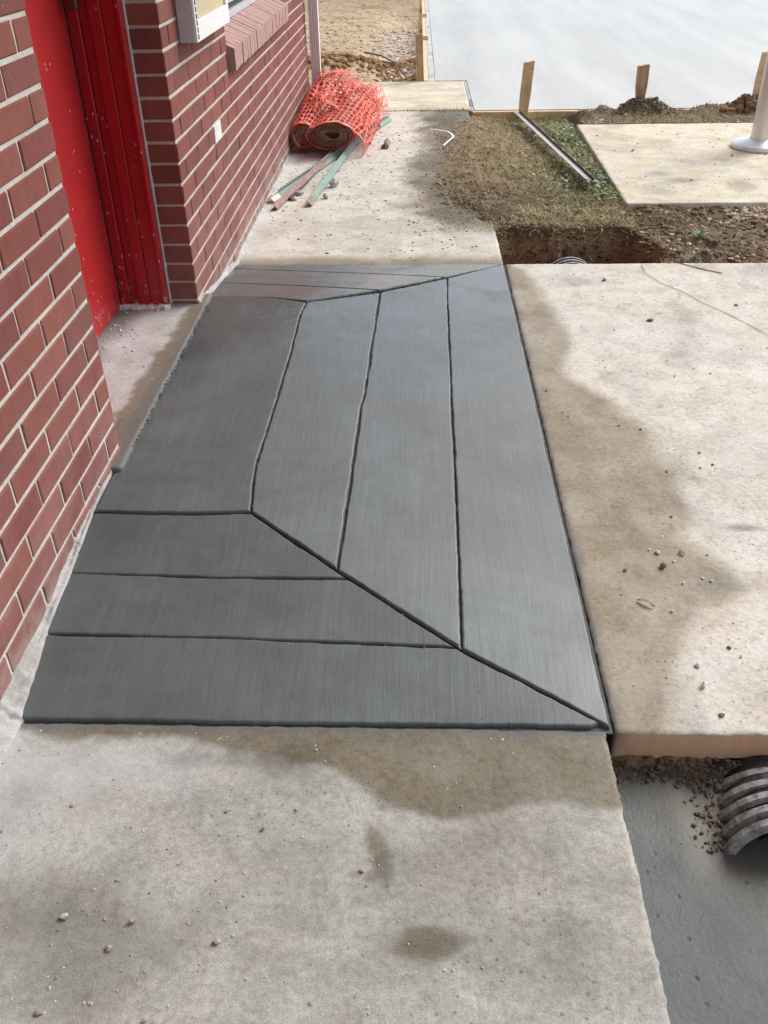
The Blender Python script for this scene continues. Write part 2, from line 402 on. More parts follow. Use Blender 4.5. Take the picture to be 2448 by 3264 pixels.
def m_net(name, col, dirt):
    t = T(name, .42, .5)
    c = t.mix(t.rng(t.noise(6, 4), .35, .7), col, tuple(min(1, x*1.15) for x in col))
    c = t.mix(t.ma('MULTIPLY', t.rng(t.noise(14, 5, .7), .45, .65), dirt), c, (.40, .20, .13))
    t.set('Base Color', c)
    tr = t.n('ShaderNodeBsdfTranslucent'); t.put(tr.inputs[0], c); mx = t.n('ShaderNodeMixShader'); mx.inputs[0].default_value = .28
    t.t.links.new(t.b.outputs[0], mx.inputs[1]); t.t.links.new(tr.outputs[0], mx.inputs[2]); t.t.links.new(mx.outputs[0], t.out.inputs[0])
    return t.m
M_NET = m_net('orange_net', (.90, .155, .095), .12)
M_NETSHADE = m_net('orange_net_shaded', (.34, .035, .02), .35)  # same plastic darkened, shade inside the rolls put into the colour
M_NETEDGE = m_plain('dusty_net_edge', (.42, .31, .21), .75, 0, .3, 25, .2, dirt=(.55, .16, .09), dirtamt=.35)

# ------------------------------------------------------------------ setting: slabs
def slab(name, xs, ys, z, thick, mat, attr, jit=.004, wob=.0015, shear=None, skirt=0.0):
    X, Y = np.meshgrid(xs, ys); ny, nx = X.shape
    Z = z+wob*fbm(X, Y, 2.5, 3, 5)+wob*.5*fbm(X, Y, 14, 3, 6)
    A = attr(X, Y)
    def jn(a, s): return jit*(.6*fbm(a, a*0+s, 5, 5, 3)+.9*fbm(a, a*0+s, 75, 2, 4))
    X = X.copy(); Y = Y.copy()
    X[:, 0] += jn(ys, 1.3); X[:, -1] += jn(ys, 2.7); Y[0, :] += jn(xs, 4.1); Y[-1, :] += jn(xs, 5.9)
    if shear: X = X+shear(X, Y)
    idx = np.arange(nx*ny).reshape(ny, nx)
    V = np.stack([X.ravel(), Y.ravel(), Z.ravel()], 1)
    a = idx[:-1, :-1].ravel(); b = idx[:-1, 1:].ravel(); c = idx[1:, 1:].ravel(); d = idx[1:, :-1].ravel()
    F = np.stack([a, b, c, d], 1)
    ring = np.concatenate([idx[0, :], idx[1:, -1], idx[-1, -2::-1], idx[-2:0:-1, 0]])
    nrm = np.concatenate([np.tile([0, -1], (nx, 1)), np.tile([1, 0], (ny-1, 1)), np.tile([0, 1], (nx-1, 1)), np.tile([-1, 0], (ny-2, 1))])
    n = len(ring); base = len(V); k = np.arange(n); k2 = (k+1) % n
    rp = V[ring].copy(); r1 = rp.copy(); r1[:, :2] += nrm*(.0018+.0025*np.abs(fbm(rp[:, 0], rp[:, 1], 30, 2, 8)))[:, None]; r1[:, 2] -= .003+.005*np.abs(fbm(rp[:, 0], rp[:, 1], 22, 3, 9))
    r2 = r1.copy(); r2[:, 2] = z-thick; r2[:, :2] += nrm*(.004*fbm(rp[:, 0], rp[:, 1], 15, 3, 10))[:, None]
    V = np.vstack([V, r1, r2])
    F2 = np.stack([ring[k], base+k, base+k2, ring[k2]], 1)[:, ::1]
    F3 = np.stack([base+k, base+n+k, base+n+k2, base+k2], 1)
    allF = np.vstack([F, F2, F3])
    at = {}
    for nm in ('damp', 'grime', 'wash_sheen', 'slurry', 'rust'):
        v = np.zeros(X.shape)+A.get(nm, 0); rv = v.ravel()[ring]; at[nm] = np.concatenate([v.ravel(), rv, rv*0+(skirt if nm == 'rust' else 0 if nm != 'damp' else .3)]) if nm != 'rust' else np.concatenate([v.ravel(), rv*0+skirt, rv*0+skirt])
    o = obj(name, V, allF, mat, None, True, at); return tag(o, kind='structure')
def seg(*parts):
    out = []
    for a, b, n in parts: out.append(np.linspace(a, b, n, endpoint=False))
    out.append([parts[-1][1]]); return np.concatenate(out)
def ell(X, Y, vx, vy, rx, ry, soft=.5, seed=3, rot=0.0):
    c = G(vx, vy); x = X-c[0]; y = Y-c[1]
    xr = x*math.cos(rot)+y*math.sin(rot); yr = -x*math.sin(rot)+y*math.cos(rot)
    d = np.hypot(xr/rx, yr/ry)+.35*fbm(X, Y, 25, 3, seed); return sstep(1+soft, 1-soft, d)

def at_near(X, Y):
    damp = patch(X, Y, gp([(-60, 1500), (30, 1575), (130, 1592), (330, 1592), (420, 1606), (490, 1640), (600, 1652), (720, 1672), (800, 1700), (880, 1742), (980, 1772), (1100, 1762), (1200, 1735), (1360, 1735), (1360, 1500)]), .012, .03, 8, 2)
    damp = np.maximum(damp*(.95+.25*fbm(X, Y, 12, 4, 40)), .85*ell(X, Y, 818, 1845, .016, .05, .45, 3, .25))
    damp = np.maximum(damp, .9*ell(X, Y, 925, 2037, .058, .026, .35, 4, .1))
    damp = np.maximum(damp, .6*ell(X, Y, 806, 1895, .014, .012, .5, 5)); damp = np.maximum(damp, .55*ell(X, Y, 832, 1740, .017, .012, .4, 5))
    damp = np.maximum(damp, .5*ell(X, Y, 1075, 1890, .13, .09, .9, 6)); damp = np.maximum(damp, .38*ell(X, Y, 1170, 2010, .12, .08, .9, 7))
    gr = .55*ell(X, Y, 60, 1960, .10, .06, .9, 8)+.5*ell(X, Y, 250, 2010, .14, .045, .9, 9)+.35*ell(X, Y, 160, 2120, .14, .05, .9, 10)
    gr = gr+.25*sstep(.52, .75, fbm(X, Y, 6, 5, 31)*.5+.5)*sstep(.95, .75, X)+.6*ell(X, Y, 605, 1655, .06, .028, .8, 12)+.5*ell(X, Y, 490, 1640, .10, .018, .7, 13)
    wash_sheen = .55*ell(X, Y, 200, 1660, .22, .05, .9, 14)+.35*ell(X, Y, 40, 1760, .12, .10, .9, 17)+.9*sstep(.065, .0, X+.02*fbm(X, Y, 9, 3, 15))*sstep(.3, .8, Y)  # left ellipse paints a bluish sheen, strip along the wall is cement film
    sl_ = sstep(.035, .0, np.abs(Y-1.168)+.012*fbm(X, Y, 18, 3, 16))*.7
    return dict(damp=np.clip(damp, 0, 1), grime=np.clip(gr, 0, 1), wash_sheen=np.clip(wash_sheen*.8, 0, 1), slurry=sl_)
ZS = -.115
slab('pavement', seg((-.02, 1.156, 130)), seg((-2.5, .4, 12), (.4, 1.166, 150)), ZS, .22, M_OLD, at_near, .0042)

DAMP_R = gp([(1040, 560), (1140, 582), (1180, 640), (1202, 690), (1232, 742), (1212, 805), (1255, 830), (1330, 868), (1400, 930), (1442, 1000), (1482, 1060), (1490, 1120), (1462, 1165), (1500, 1180), (1560, 1222), (1592, 1272), (1560, 1300), (1520, 1310), (1490, 1350), (1470, 1400), (1450, 1480), (1430, 1540), (1420, 1640), (1200, 1640)])
def at_right(X, Y):
    d = patch(X, Y, DAMP_R, .035, .035, 7, 22)*(.88+.3*fbm(X, Y, 9, 4, 41))
    g = .5*ell(X, Y, 1005, 0, .01, .01)+.45*ell(X, Y, 1250, 607, .10, .06, .8, 24)+.35*ell(X, Y, 1005, 1, .1, .1)
    g = g+.75*ell(X, Y, 1610, 1140, .05, .012, .7, 25)+.28*sstep(.60, .75, fbm(X, Y*.55, 9, 5, 26)*.5+.5)
    s = sstep(.032, .0, (X-1.172)+.02*fbm(X, Y, 9, 4, 27))*.8
    s = np.maximum(s, .35*ell(X, Y, 1560, 1260, .05, .03, .9, 28))
    return dict(damp=np.clip(d, 0, 1), grime=np.clip(g, 0, 1), slurry=s, wash_sheen=.25*sstep(.5, .75, fbm(X, Y, 2.3, 4, 29)*.5+.5))
rs = slab('pavement', seg((1.176, 2.5, 130), (2.5, 3.4, 20)), seg((1.166, 3.78, 250)), ZS, .068, M_SLAB, at_right, .004, .0015, None, .9)

def at_walk(X, Y):
    d = sstep(.16, .03, (Y-3.775)+.05*fbm(X, Y, 6, 4, 32))*.95
    edge = .90+.05*np.sin(Y*2.1)+.10*sstep(4.7, 4.3, Y)
    d = np.maximum(d, .95*sstep(-.20, -.02, X-edge+.16*fbm(X, Y, 6, 5, 33))*sstep(4.10, 4.4, Y))
    g = .25*sstep(.52, .74, fbm(X, Y*.6, 5, 5, 34)*.5+.5)+.75*sstep(-.14, .02, X-edge+.2*fbm(X, Y, 9, 5, 35))*sstep(4.2, 4.5, Y)
    sl_ = sstep(.03, .0, np.abs(Y-3.775)+.015*fbm(X, Y, 14, 3, 16))*.8
    wsh = .8*sstep(.09, .0, X+.04*fbm(X, Y, 5, 4, 36))
    return dict(damp=d, grime=np.clip(g, 0, 1), slurry=sl_, wash_sheen=wsh)
slab('pavement', seg((-.02, 1.163, 100)), seg((3.772, 7.135, 220)), ZS, .12, M_SLAB, at_walk, .006)
def at_pad(X, Y):
    g = .25*sstep(.56, .72, fbm(X*.6, Y, 4, 5, 37)*.5+.5)
    if X.max() > 2: g = g+.7*ell(X, Y, 1470, 390, .09, .06, .8, 44)+.6*ell(X, Y, 1420, 375, .06, .05, .8, 45)+.6*ell(X, Y, 1600, 400, .06, .12, .8, 46)
    return dict(grime=np.clip(g, 0, 1), damp=.35*sstep(.55, .75, fbm(X, Y, 3, 4, 38)*.5+.5))
slab('pavement', seg((-.02, 1.185, 60)), seg((7.152, 8.41, 50)), ZS, .14, M_PAD, at_pad, .008)
slab('pavement', seg((1.868, 3.2, 90), (3.2, 4.6, 20)), seg((4.685, 6.6, 110)), ZS, .10, M_PAD, at_pad, .005, .0015, lambda X, Y: (Y-4.685)*.012)
# door threshold: old slab in the recess
YN, YF = 2.04469, 3.07984
def at_rec(X, Y):
    e = .035-X+.03*fbm(X, Y, 6, 4, 50)+.02*fbm(X, Y, 25, 3, 51)-.03*sstep(2.9, 2.5, Y)
    return dict(damp=sstep(.075, .045, e), slurry=.7*sstep(.022, .006, e), wash_sheen=.3+.6*sstep(.4, .7, fbm(X, Y, 4, 4, 52)*.5+.5), grime=.75*sstep(-.16, -.25, X+.05*fbm(X, Y, 10, 4, 53)))
slab('door_threshold', seg((-.40, .026, 45)), seg((YN-.1, YF+.1, 100)), -.012, .1, M_OLD, at_rec, .004)

# new pale slab, L shaped round the old pad
zt = ZS+.002
L = [(1.215, 7.135), (14, 7.135), (14, 30), (.945, 30), (.945, 8.435), (1.215, 8.435)]
def prism(name, P, z1, z0, mat, parent=None):
    n = len(P); V = [(x, y, z1) for x, y in P]+[(x, y, z0) for x, y in P]
    F = [tuple(range(n))]+[(i, n+i, n+(i+1) % n, (i+1) % n) for i in range(n)]
    return obj(name, V, F, mat, parent)
tag(prism('new_slab', L, zt, zt-.12, M_NEW), kind='structure')
bs = slab('new_slab', seg((.884, .94, 6)), seg((8.435, 12, 90), (12, 30, 60)), zt-.003, .12, m_concrete('edge_concrete', (.48, .49, .49), (.58, .585, .58), (.5, .48, .43), .3), lambda X, Y: dict(grime=.4*sstep(.6, .72, fbm(X, Y, 6, 4, 60)*.5+.5)), .002)
slab('new_slab', seg((1.19, 1.211, 3)), seg((7.135, 8.43, 80)), zt-.004, .12, M_OLD, lambda X, Y: dict(grime=.8*sstep(.5, .7, fbm(X, Y, 9, 4, 61)*.5+.5), wash_sheen=.5), .006)

# ------------------------------------------------------------------ the fresh ramp: each tooled panel is a piece
ZP = -.024; ZE = -.108
XI, XO = .39, 1.166; YI0, YO0 = 1.80, 1.170; YI1, YO1 = 3.16, 3.768
PL = {'r': ((ZE-ZP)/(XO-XI), 0, ZP-(ZE-ZP)/(XO-XI)*XI), 'n': (0, (ZE-ZP)/(YO0-YI0), ZP-(ZE-ZP)/(YO0-YI0)*YI0),
      'f': (0, (ZE-ZP)/(YO1-YI1), ZP-(ZE-ZP)/(YO1-YI1)*YI1), 'p': (0, 0, ZP)}
def onp(pl, vx, vy):
    a, b, c = PL[pl]; d = ray(vx, vy); t = (a*CAM[0]+b*CAM[1]+c-CAM[2])/(d[2]-a*d[0]-b*d[1]); return (CAM+d*t)[:2]
def hz(x, y):
    x = np.asarray(x, float); y = np.asarray(y, float)
    z = np.full(np.broadcast(x, y).shape, ZP)
    for k in 'rnf':
        a, b, c = PL[k]; z = np.minimum(z, a*x+b*y+c)
    return z
def line(pl, pts): return [onp(pl, *p) for p in pts]
# shared joint lines, in plan
j_in3 = line('p', [(662, 652), (649, 679), (627, 764), (604, 841), (592, 881), (574, 938), (556, 995), (546, 1050), (542, 1104)])
j_in2 = line('r', [(821, 631), (802, 755), (789, 845), (780, 881), (762, 1004), (745, 1118), (729, 1230)])
j_in1 = line('r', [(966, 600), (968, 688), (974, 823), (976, 881), (987, 1106), (992, 1250), (997, 1400)])
dn = [j_in3[-1], j_in2[-1], j_in1[-1], np.array([1.167, 1.1705])]
df = [j_in3[0], j_in2[0], j_in1[0], np.array([1.167, 3.766])]
e_r = [np.array([1.167, y]) for y in np.linspace(3.766, 1.1705, 12)]
xl = .008
def hl(pl, pts, end, y_at):      # a cross joint from the wall to the hip
    return [np.array([xl, y_at])]+line(pl, pts)+[end]
b1 = hl('p', [(400, 1107)], dn[0], onp('p', 228, 1103)[1])
b2 = hl('n', [(460, 1247)], dn[1]+(dn[2]-dn[1])*.10, onp('n', 172, 1237)[1])
b3 = hl('n', [(500, 1378)], dn[1]+(dn[2]-dn[1])*.965, onp('n', 120, 1369)[1])
b4 = [np.array([xl, 1.1715]), np.array([.5, 1.1705]), dn[3]]
t1 = hl('f', [(811, 591)], df[1]+(df[2]-df[1])*.95, onp('f', 512, 580)[1])
t2 = hl('f', [(658, 617)], df[0]+(df[1]-df[0])*.98, onp('f', 485, 610)[1])
t3 = hl('p', [(586, 641)], df[0], onp('p', 458, 638)[1])
t4 = [np.array([xl, 3.767]), np.array([.5, 3.766]), df[3]]
pn1 = dn[1]+(dn[2]-dn[1])*.10; pn2 = dn[1]+(dn[2]-dn[1])*.965
pf1 = df[0]+(df[1]-df[0])*.98; pf2 = df[1]+(df[2]-df[1])*.95
PANELS = [
    ('p', [t3[0]]+t3[1:]+j_in3[1:]+b1[::-1][1:]),
    ('r', [df[0]]+[pf1, df[1]]+j_in2[1:]+[dn[0]]+j_in3[::-1][1:-1]),
    ('r', [df[1], pf2, df[2]]+j_in1[1:]+[pn2, pn1, dn[1]]+j_in2[::-1][1:-1]),
    ('r', [df[2], df[3]]+e_r[1:]+[dn[2]]+j_in1[::-1][1:-1]),
    ('n', b1+[dn[1], pn1]+b2[::-1][1:]),
    ('n', b2+[pn2]+b3[::-1][1:]),
    ('n', b3+[dn[2], dn[3]+(dn[2]-dn[3])*.06, dn[3]+np.array([-.035, .0008])]+b4[::-1][1:]),
    ('f', t2+[df[0]]+t3[::-1][1:]),
    ('f', t1+[df[1], pf1]+t2[::-1][1:]),
    ('f', t4[:-1]+[df[3]+np.array([-.035, -.0008]), df[3]+(df[2]-df[3])*.06, df[2], pf2]+t1[::-1][1:]),
]
def area(P): return .5*sum(P[i][0]*P[(i+1) % len(P)][1]-P[(i+1) % len(P)][0]*P[i][1] for i in range(len(P)))
def inset(P, d):
    P = np.asarray(P); e = np.roll(P, -1, 0)-P; L_ = np.hypot(e[:, 0], e[:, 1])[:, None]; nrm = np.stack([-e[:, 1], e[:, 0]], 1)/L_
    n2 = np.roll(nrm, 1, 0); b = nrm+n2; b /= np.maximum(.25, (b*nrm).sum(1))[:, None]; return P+b*d
gx = seg((0.0, 1.172, 30)); gy = seg((1.164, 3.774, 60)); X, Y = np.meshgrid(gx, gy)
Z = hz(X, Y)-.0095; idx = np.arange(X.size).reshape(X.shape)
ramp = obj('ramp', np.stack([X.ravel(), Y.ravel(), Z.ravel()], 1), np.stack([idx[:-1, :-1].ravel(), idx[:-1, 1:].ravel(), idx[1:, 1:].ravel(), idx[1:, :-1].ravel()], 1),
           m_plain('groove_bottom', (.062, .060, .056), .75, 0, .3, 30, .4), None, True)
tag(ramp, kind='structure')
for pi, (pl, P) in enumerate(PANELS):
    P = [np.asarray(p) for p in P]
    if area(P) < 0: P = P[::-1]
    D = []
    for i in range(len(P)):
        a = P[i]; b = P[(i+1) % len(P)]; n = max(1, int(np.hypot(*(b-a))/.012))
        for k in range(n): D.append(a+(b-a)*k/n)
    D = np.array(D)
    gap = .0017+.0010*fbm(D[:, 0], D[:, 1], 3, 2, 66)[:, None]
    base = inset(D, gap+.0028*(fbm(D[:, 0], D[:, 1], 14, 4, 70+pi)+.5*fbm(D[:, 0], D[:, 1], 80, 2, 75+pi))[:, None])
    def safe(d):
        Q = inset(base, d); ok = poly_sd(Q[:, 0], Q[:, 1], base) > d*.93; ids = np.where(ok)[0]
        if len(ids) == 0: return Q
        m_ = len(Q); out = Q.copy()
        for q in range(m_):
            if not ok[q]:
                dd = np.minimum((ids-q) % m_, (q-ids) % m_); out[q] = Q[ids[dd.argmin()]]
        return out
    rings = [(base, -.012), (base, -.0055), (safe(.0010), -.0026), (safe(.0026), -.0008), (safe(.0050), -.0)]
    a, b, c = PL[pl]; V = []; F = []; n = len(D)
    for Q, dz in rings:
        rag = .0012*np.abs(fbm(Q[:, 0], Q[:, 1], 60, 3, 80)) if dz < -.001 else 0
        z = a*Q[:, 0]+b*Q[:, 1]+c+dz-rag
        V += list(np.stack([Q[:, 0], Q[:, 1], z], 1))
    for r in range(len(rings)-1):
        for k in range(n): F.append((r*n+k, r*n+(k+1) % n, (r+1)*n+(k+1) % n, (r+1)*n+k))
    top = []; lr = (len(rings)-1)*n
    for k in range(n):
        if not top or np.hypot(*(np.array(V[lr+k])[:2]-np.array(V[top[-1]])[:2])) > 1e-6: top.append(lr+k)
    if np.hypot(*(np.array(V[top[0]])[:2]-np.array(V[top[-1]])[:2])) < 1e-6: top.pop()
    F.append(tuple(top))
    obj('panel', V, F, M_FRESH, ramp)
# crumbs of cement left along the ramp joints
def ico(sub=1):
    bm = bmesh.new(); bmesh.ops.create_icosphere(bm, subdivisions=sub, radius=1)
    bm.verts.index_update(); V = np.array([v.co[:] for v in bm.verts]); F = np.array([[v.index for v in f.verts] for f in bm.faces]); bm.free(); return V, F
ICO = ico(1); ICO2 = ico(2)
def rocks(name, C, R, mat, flat=.7, sink=.35, parent=None, base=ICO):
    C = np.asarray(C, float); R = np.asarray(R, float); V0, F0 = base; nv = len(V0); N = len(C)
    V = V0[None]*(1+.45*(rng.random((N, nv, 1))-.5)); sc = R[:, None]*(1+.7*(rng.random((N, 3))-.5)); sc[:, 2] *= flat
    V = V*sc[:, None]; a = rng.random(N)*6.28; ca, sa = np.cos(a)[:, None], np.sin(a)[:, None]
    x = V[..., 0]*ca-V[..., 1]*sa; y = V[..., 0]*sa+V[..., 1]*ca
    V = np.stack([x, y, V[..., 2]], -1); V = V+C[:, None]; V[..., 2] += (R*flat*(1-2*sink))[:, None]*.5
    F = (F0[None]+(np.arange(N)*nv)[:, None, None]).reshape(-1, 3)
    return obj(name, V.reshape(-1, 3), F, mat, parent)
C = []; Rr = []
for pl, P in PANELS:
    for i in range(len(P)):
        a = np.asarray(P[i]); b = np.asarray(P[(i+1) % len(P)]); n = int(np.hypot(*(b-a))*14)
        for _ in range(n):
            t = random.random(); p = a+(b-a)*t+np.array([random.gauss(0, .006), random.gauss(0, .006)])
            if p[0] < .01: continue
            C.append((p[0], p[1], float(hz(p[0], p[1]))-.001)); Rr.append(random.uniform(.0007, .0019))
tag(rocks('cement_crumbs', C, Rr, M_FRESH), 'tiny crumbs of wet cement along the tooled ramp joints', 'crumbs', kind='stuff')

# ------------------------------------------------------------------ ground sheet
def ground_h(X, Y):
    z = np.full(X.shape, -.215)+.02*fbm(X, Y, .4, 3, 90)
    rough = .010*fbm(X, Y, 14, 4, 91)+.006*fbm(X, Y, 45, 3, 92)
    edge = .90+.05*np.sin(Y*2.1)+.16*sstep(4.7, 4.25, Y)-.02+.05*fbm(X*.3, Y, 5, 4, 93)+.10*fbm(X, Y, 11, 4, 193)
    lawn = sstep(-.03, .07, X-edge)*sstep(4.05, 4.30, Y)*sstep(7.12, 7.08, Y)*sstep(1.90, 1.87, X)
    zl = -.125+.022*sstep(0, .28, X-edge)+rough*1.3-.035*sstep(.2, .55, X-edge)-.035*sstep(6.6, 7.0, Y)-.02*sstep(1.80, 1.87, X)*sstep(4.9, 4.6, Y)
    z = z*(1-lawn)+zl*lawn
    # right of the trench: worn ground sloping to the slab
    m = sstep(1.80, 1.92, X)*sstep(3.6, 3.8, Y)*sstep(4.95, 4.70, Y)
    zr = -.215+.075*sstep(3.8, 4.68, Y)+.018*fbm(X, Y, 6, 4, 94)+rough*1.6+.05*sstep(.25, .05, np.abs(X-2.02))*sstep(4.5, 4.1, Y)*(.6+fbm(X, Y, 9, 3, 97))
    z = np.where(m > 0, z*(1-m)+zr*m, z)
    # behind the right pad
    b = sstep(6.55, 6.62, Y)*sstep(7.12, 7.08, Y)*sstep(1.85, 1.95, X)
    z = np.where(b > 0, z*(1-b)+(-.118+rough*1.3)*b, z)
    for cx, cy, rr, hh in ((2.40, 7.05, .16, .115), (2.54, 7.02, .10, .055), (2.12, 7.0, .10, .05), (3.15, 7.02, .15, .07), (3.35, 7.05, .16, .085), (2.9, 7.0, .2, .04), (2.0, 6.9, .12, .03)):
        d = np.hypot((X-cx)/rr, (Y-cy)/(rr*.8)); z = z+np.where(b > 0, hh*sstep(1.2, 0, d)*(1+.7*fbm(X, Y, 18, 3, 95)), 0)
    # trench at the far side of the slab, and the slot of the pipe under it
    te = 4.255+.10*sstep(1.2, 1.8, X)+.035*fbm(X, X*0, 7, 3, 96)
    tx0 = 1.185+.012*fbm(Y, Y*0, 9, 3, 98); tx1 = 1.83+.05*fbm(Y, Y*0+3, 6, 3, 99)
    depth = sstep(te+.03, te-.085, Y+.02*fbm(X, Y, 16, 3, 100))*sstep(tx0-.02, tx0+.03, X)*sstep(tx1+.05, tx1-.05, X+.025*fbm(X, Y, 14, 3, 101))*sstep(3.5, 3.6, Y)
    z = z-depth*(.42+.02*fbm(X, Y, 8, 4, 102))+depth*(1-depth)*.16*fbm(X, Y, 13, 4, 103)
    slot = sstep(.20, .16, np.abs(X-1.515))*sstep(3.7, 3.55, Y)
    z = np.where((Y < 3.7) & (Y > -.5), z*(1-slot)+(-.46)*slot, z)
    # under the near slab edge and the fill
    u = sstep(1.168, 1.15, Y)*sstep(-2.4, -2.3, Y)*sstep(1.15, 1.17, X)
    z = z*(1-u)+(-.42)*u
    s = sstep(1.10, 1.16, Y)*sstep(1.30, 1.20, Y)*(1-u)*sstep(1.168, 1.175, X)
    # far left: ochre earth beyond the building
    f = sstep(8.42, 8.55, Y)*sstep(.86, .80, X)
    ch = np.exp(-((X-(.55+.02*(Y-8.4)))/.28)**2)*sstep(17, 10, Y)
    zf = -.12+.02*fbm(X, Y, 1.5, 4, 110)+rough*1.6-.17*ch*(.8+.3*fbm(X, Y, 3, 3, 111))+.10*np.exp(-((Y-9.35-.8*X+.3*fbm(X, Y, 2, 3, 112))/.22)**2)*sstep(.85, .1, X)
    z = np.where(f > 0, z*(1-f)+zf*f, z)
    return z
gx = seg((-60, -4, 16), (-4, .8, 96), (.8, 2.7, 190), (2.7, 4, 60), (4, 14, 20), (14, 80, 12))
gy = seg((-30, 1.0, 20), (1.0, 1.3, 30), (1.3, 3.4, 14), (3.4, 5.0, 160), (5.0, 7.2, 130), (7.2, 8.4, 16), (8.4, 11, 70), (11, 17, 80), (17, 40, 20), (40, 200, 14))
X, Y = np.meshgrid(gx, gy); Z = ground_h(X, Y); idx = np.arange(X.size).reshape(X.shape)
clay = np.clip(sstep(7.6, 8.3, Y)+.42*sstep(4.6, 5.6, Y)*(Y < 7.2)*(X < 1.9)+.25*sstep(6.55, 6.7, Y)*sstep(1.9, 2.1, X)*(X < 5)+.35*sstep(.4, .7, fbm(X, Y, 3, 3, 120)*.5+.5)*sstep(1.85, 2.0, X)*(Y < 4.8)+.6*np.exp(-np.hypot((X-1.80)/.10, (Y-4.72)/.16)**2), 0, 1)
sub = sstep(-.135, -.20, Z)*(Y < 4.6)*(X < 1.95)+sstep(-.17, -.30, Z)*(Y < 5)*(X >= 1.95)
far_b = sstep(13, 16, Y)*.35
GO = obj('ground', np.stack([X.ravel(), Y.ravel(), Z.ravel()], 1), np.stack([idx[:-1, :-1].ravel(), idx[:-1, 1:].ravel(), idx[1:, 1:].ravel(), idx[1:, :-1].ravel()], 1), M_SOIL, None, True, {'clay': clay-far_b*clay, 'sub': sub})
tag(GO, kind='structure')
def gh(x, y): return float(ground_h(np.array([[float(x)]]), np.array([[float(y)]]))[0, 0])
def ghv(x, y): return ground_h(np.asarray(x, float)[None], np.asarray(y, float)[None])[0]

# wet concrete poured in the near trench
gx = seg((1.10, 2.2, 110), (2.2, 3.4, 12)); gy = seg((-1.5, .4, 14), (.4, 1.19, 80)); X, Y = np.meshgrid(gx, gy)
dp = np.abs(X-1.465)
Z = -.212+.004*fbm(X, Y, 3, 3, 130)+.0012*fbm(X, Y, 22, 3, 131)+.012*sstep(1.10, 1.19, Y)-.006*sstep(.19, .13, dp)*sstep(.90, .98, Y)
idx = np.arange(X.size).reshape(X.shape)
dirt = np.clip(sstep(1.06, 1.17, Y+.03*fbm(X, Y, 9, 3, 132))+.8*sstep(.23, .14, dp+.03*fbm(X, Y, 12, 3, 133))*sstep(.85, .98, Y), 0, 1)
tag(obj('concrete_fill', np.stack([X.ravel(), Y.ravel(), Z.ravel()], 1), np.stack([idx[:-1, :-1].ravel(), idx[:-1, 1:].ravel(), idx[1:, 1:].ravel(), idx[1:, :-1].ravel()], 1), M_FILL, None, True, {'dirt': dirt}), kind='structure')

# soil bank below the slab edge
nx, nz = 150, 14; V = []; F = []
for j in range(nz):
    for i in range(nx):
        x = 1.176+1.3*i/(nx-1); t = j/(nz-1); z = -.176-.055*t
        y = 1.163-.034*t**1.2*(1+.7*float(vnoise(x*14, t*3, 140)))-.014*float(fbm(x, t*.12, 45, 4, 141))
        d = abs(x-1.515)
        if d < .15: y += .03
        V.append((x, y, z))
for j in range(nz-1):
    for i in range(nx-1): F.append((j*nx+i, (j+1)*nx+i, (j+1)*nx+i+1, j*nx+i+1))
at = {'clay': [.6*max(0, 1-2.2*(v[2]+.176)/-.055) for v in V], 'sub': [.8]*len(V)}
tag(obj('soil_bank', V, F, M_SOIL, None, True, at), kind='structure')

# ------------------------------------------------------------------ the brick building
SHADE_REACH = 1.5  # how far the added light-blocking overhang reaches out
BLD = empty('brick_building', (-.15, 4.0, -.115))
tag(BLD, 'red brick building with pale mortar joints and a recessed red door', 'building')
B0 = np.array([-.15, 4.0, -.115])
def bpart(mb, name, mat, parent=BLD, smooth=False):
    V = [tuple(np.array(v)-B0) for v in mb.v]; o = obj(name, V, mb.f, mat, parent, smooth); return o
MX = -.0035
wl = MB(); wl.box((-.32, -4, -.3), (MX, YN-.004, 1.16)); bpart(wl, 'wall', M_MORTAR)
wl = MB()
SY0, SY1 = 4.112, 5.968
wl.box((-.32, YF+.004, -.3), (MX, 7.10, .60)); wl.box((-.32, YF+.004, .60), (MX, SY0-.002, 1.16)); wl.box((-.32, SY1+.002, .60), (MX, 7.10, 1.16)); wl.box((-.32, SY0-.002, .60), (-.094, SY1+.002, .742))
WALL = bpart(wl, 'wall', M_MORTAR)
up = MB(); up.box((-6, -4, 1.165), (-.003, YN, 3.4)); up.box((-6, YF, 1.165), (-.003, SY0, 3.4)); up.box((-6, SY0, 2.1), (-.003, SY1, 3.4)); up.box((-6, SY1, 1.165), (-.003, 7.10, 3.4)); up.box((-6, YN, 2.12), (-.003, YF, 3.4))
up.box((-6, -4, -.3), (-.33, 7.08, 1.16)); bpart(up, 'upper_wall', M_UPPER)
bpart(MB().box((-7, -9, 3.0), (SHADE_REACH, 4.6, 3.2)).box((-7, 4.6, 3.0), (.45, 7.4, 3.2)), 'shade_roof', M_SHADE_ROOF)  # unseen overhang, added and sized to darken the paving near the wall
c = .0677
BM = {}
def brick_mesh(L_, var):
    key = (round(L_, 3), var)
    if key in BM: return BM[key]
    r = random.Random(hash(key) & 0xffff); H = c-.0100; b = .0028; d = .0975
    def j(s=.0009): return r.uniform(-s, s)
    fr = [(j(), b+j(), b+j()), (j(), L_-b+j(), b+j()), (j(), L_-b+j(), H-b+j()), (j(), b+j(), H-b+j())]
    md = [(-b, j(), j()), (-b, L_+j(), j()), (-b, L_+j(), H+j()), (-b, j(), H+j())]
    bk = [(-d, p[1], p[2]) for p in md]
    V = fr+md+bk; F = [(0, 1, 2, 3)]
    for a in (0, 4):
        for i in range(4): F.append((a+i, a+4+i, a+4+(i+1) % 4, a+(i+1) % 4))
    BM[key] = mesh('brick', V, F, M_BRICK); return BM[key]
bricks = []
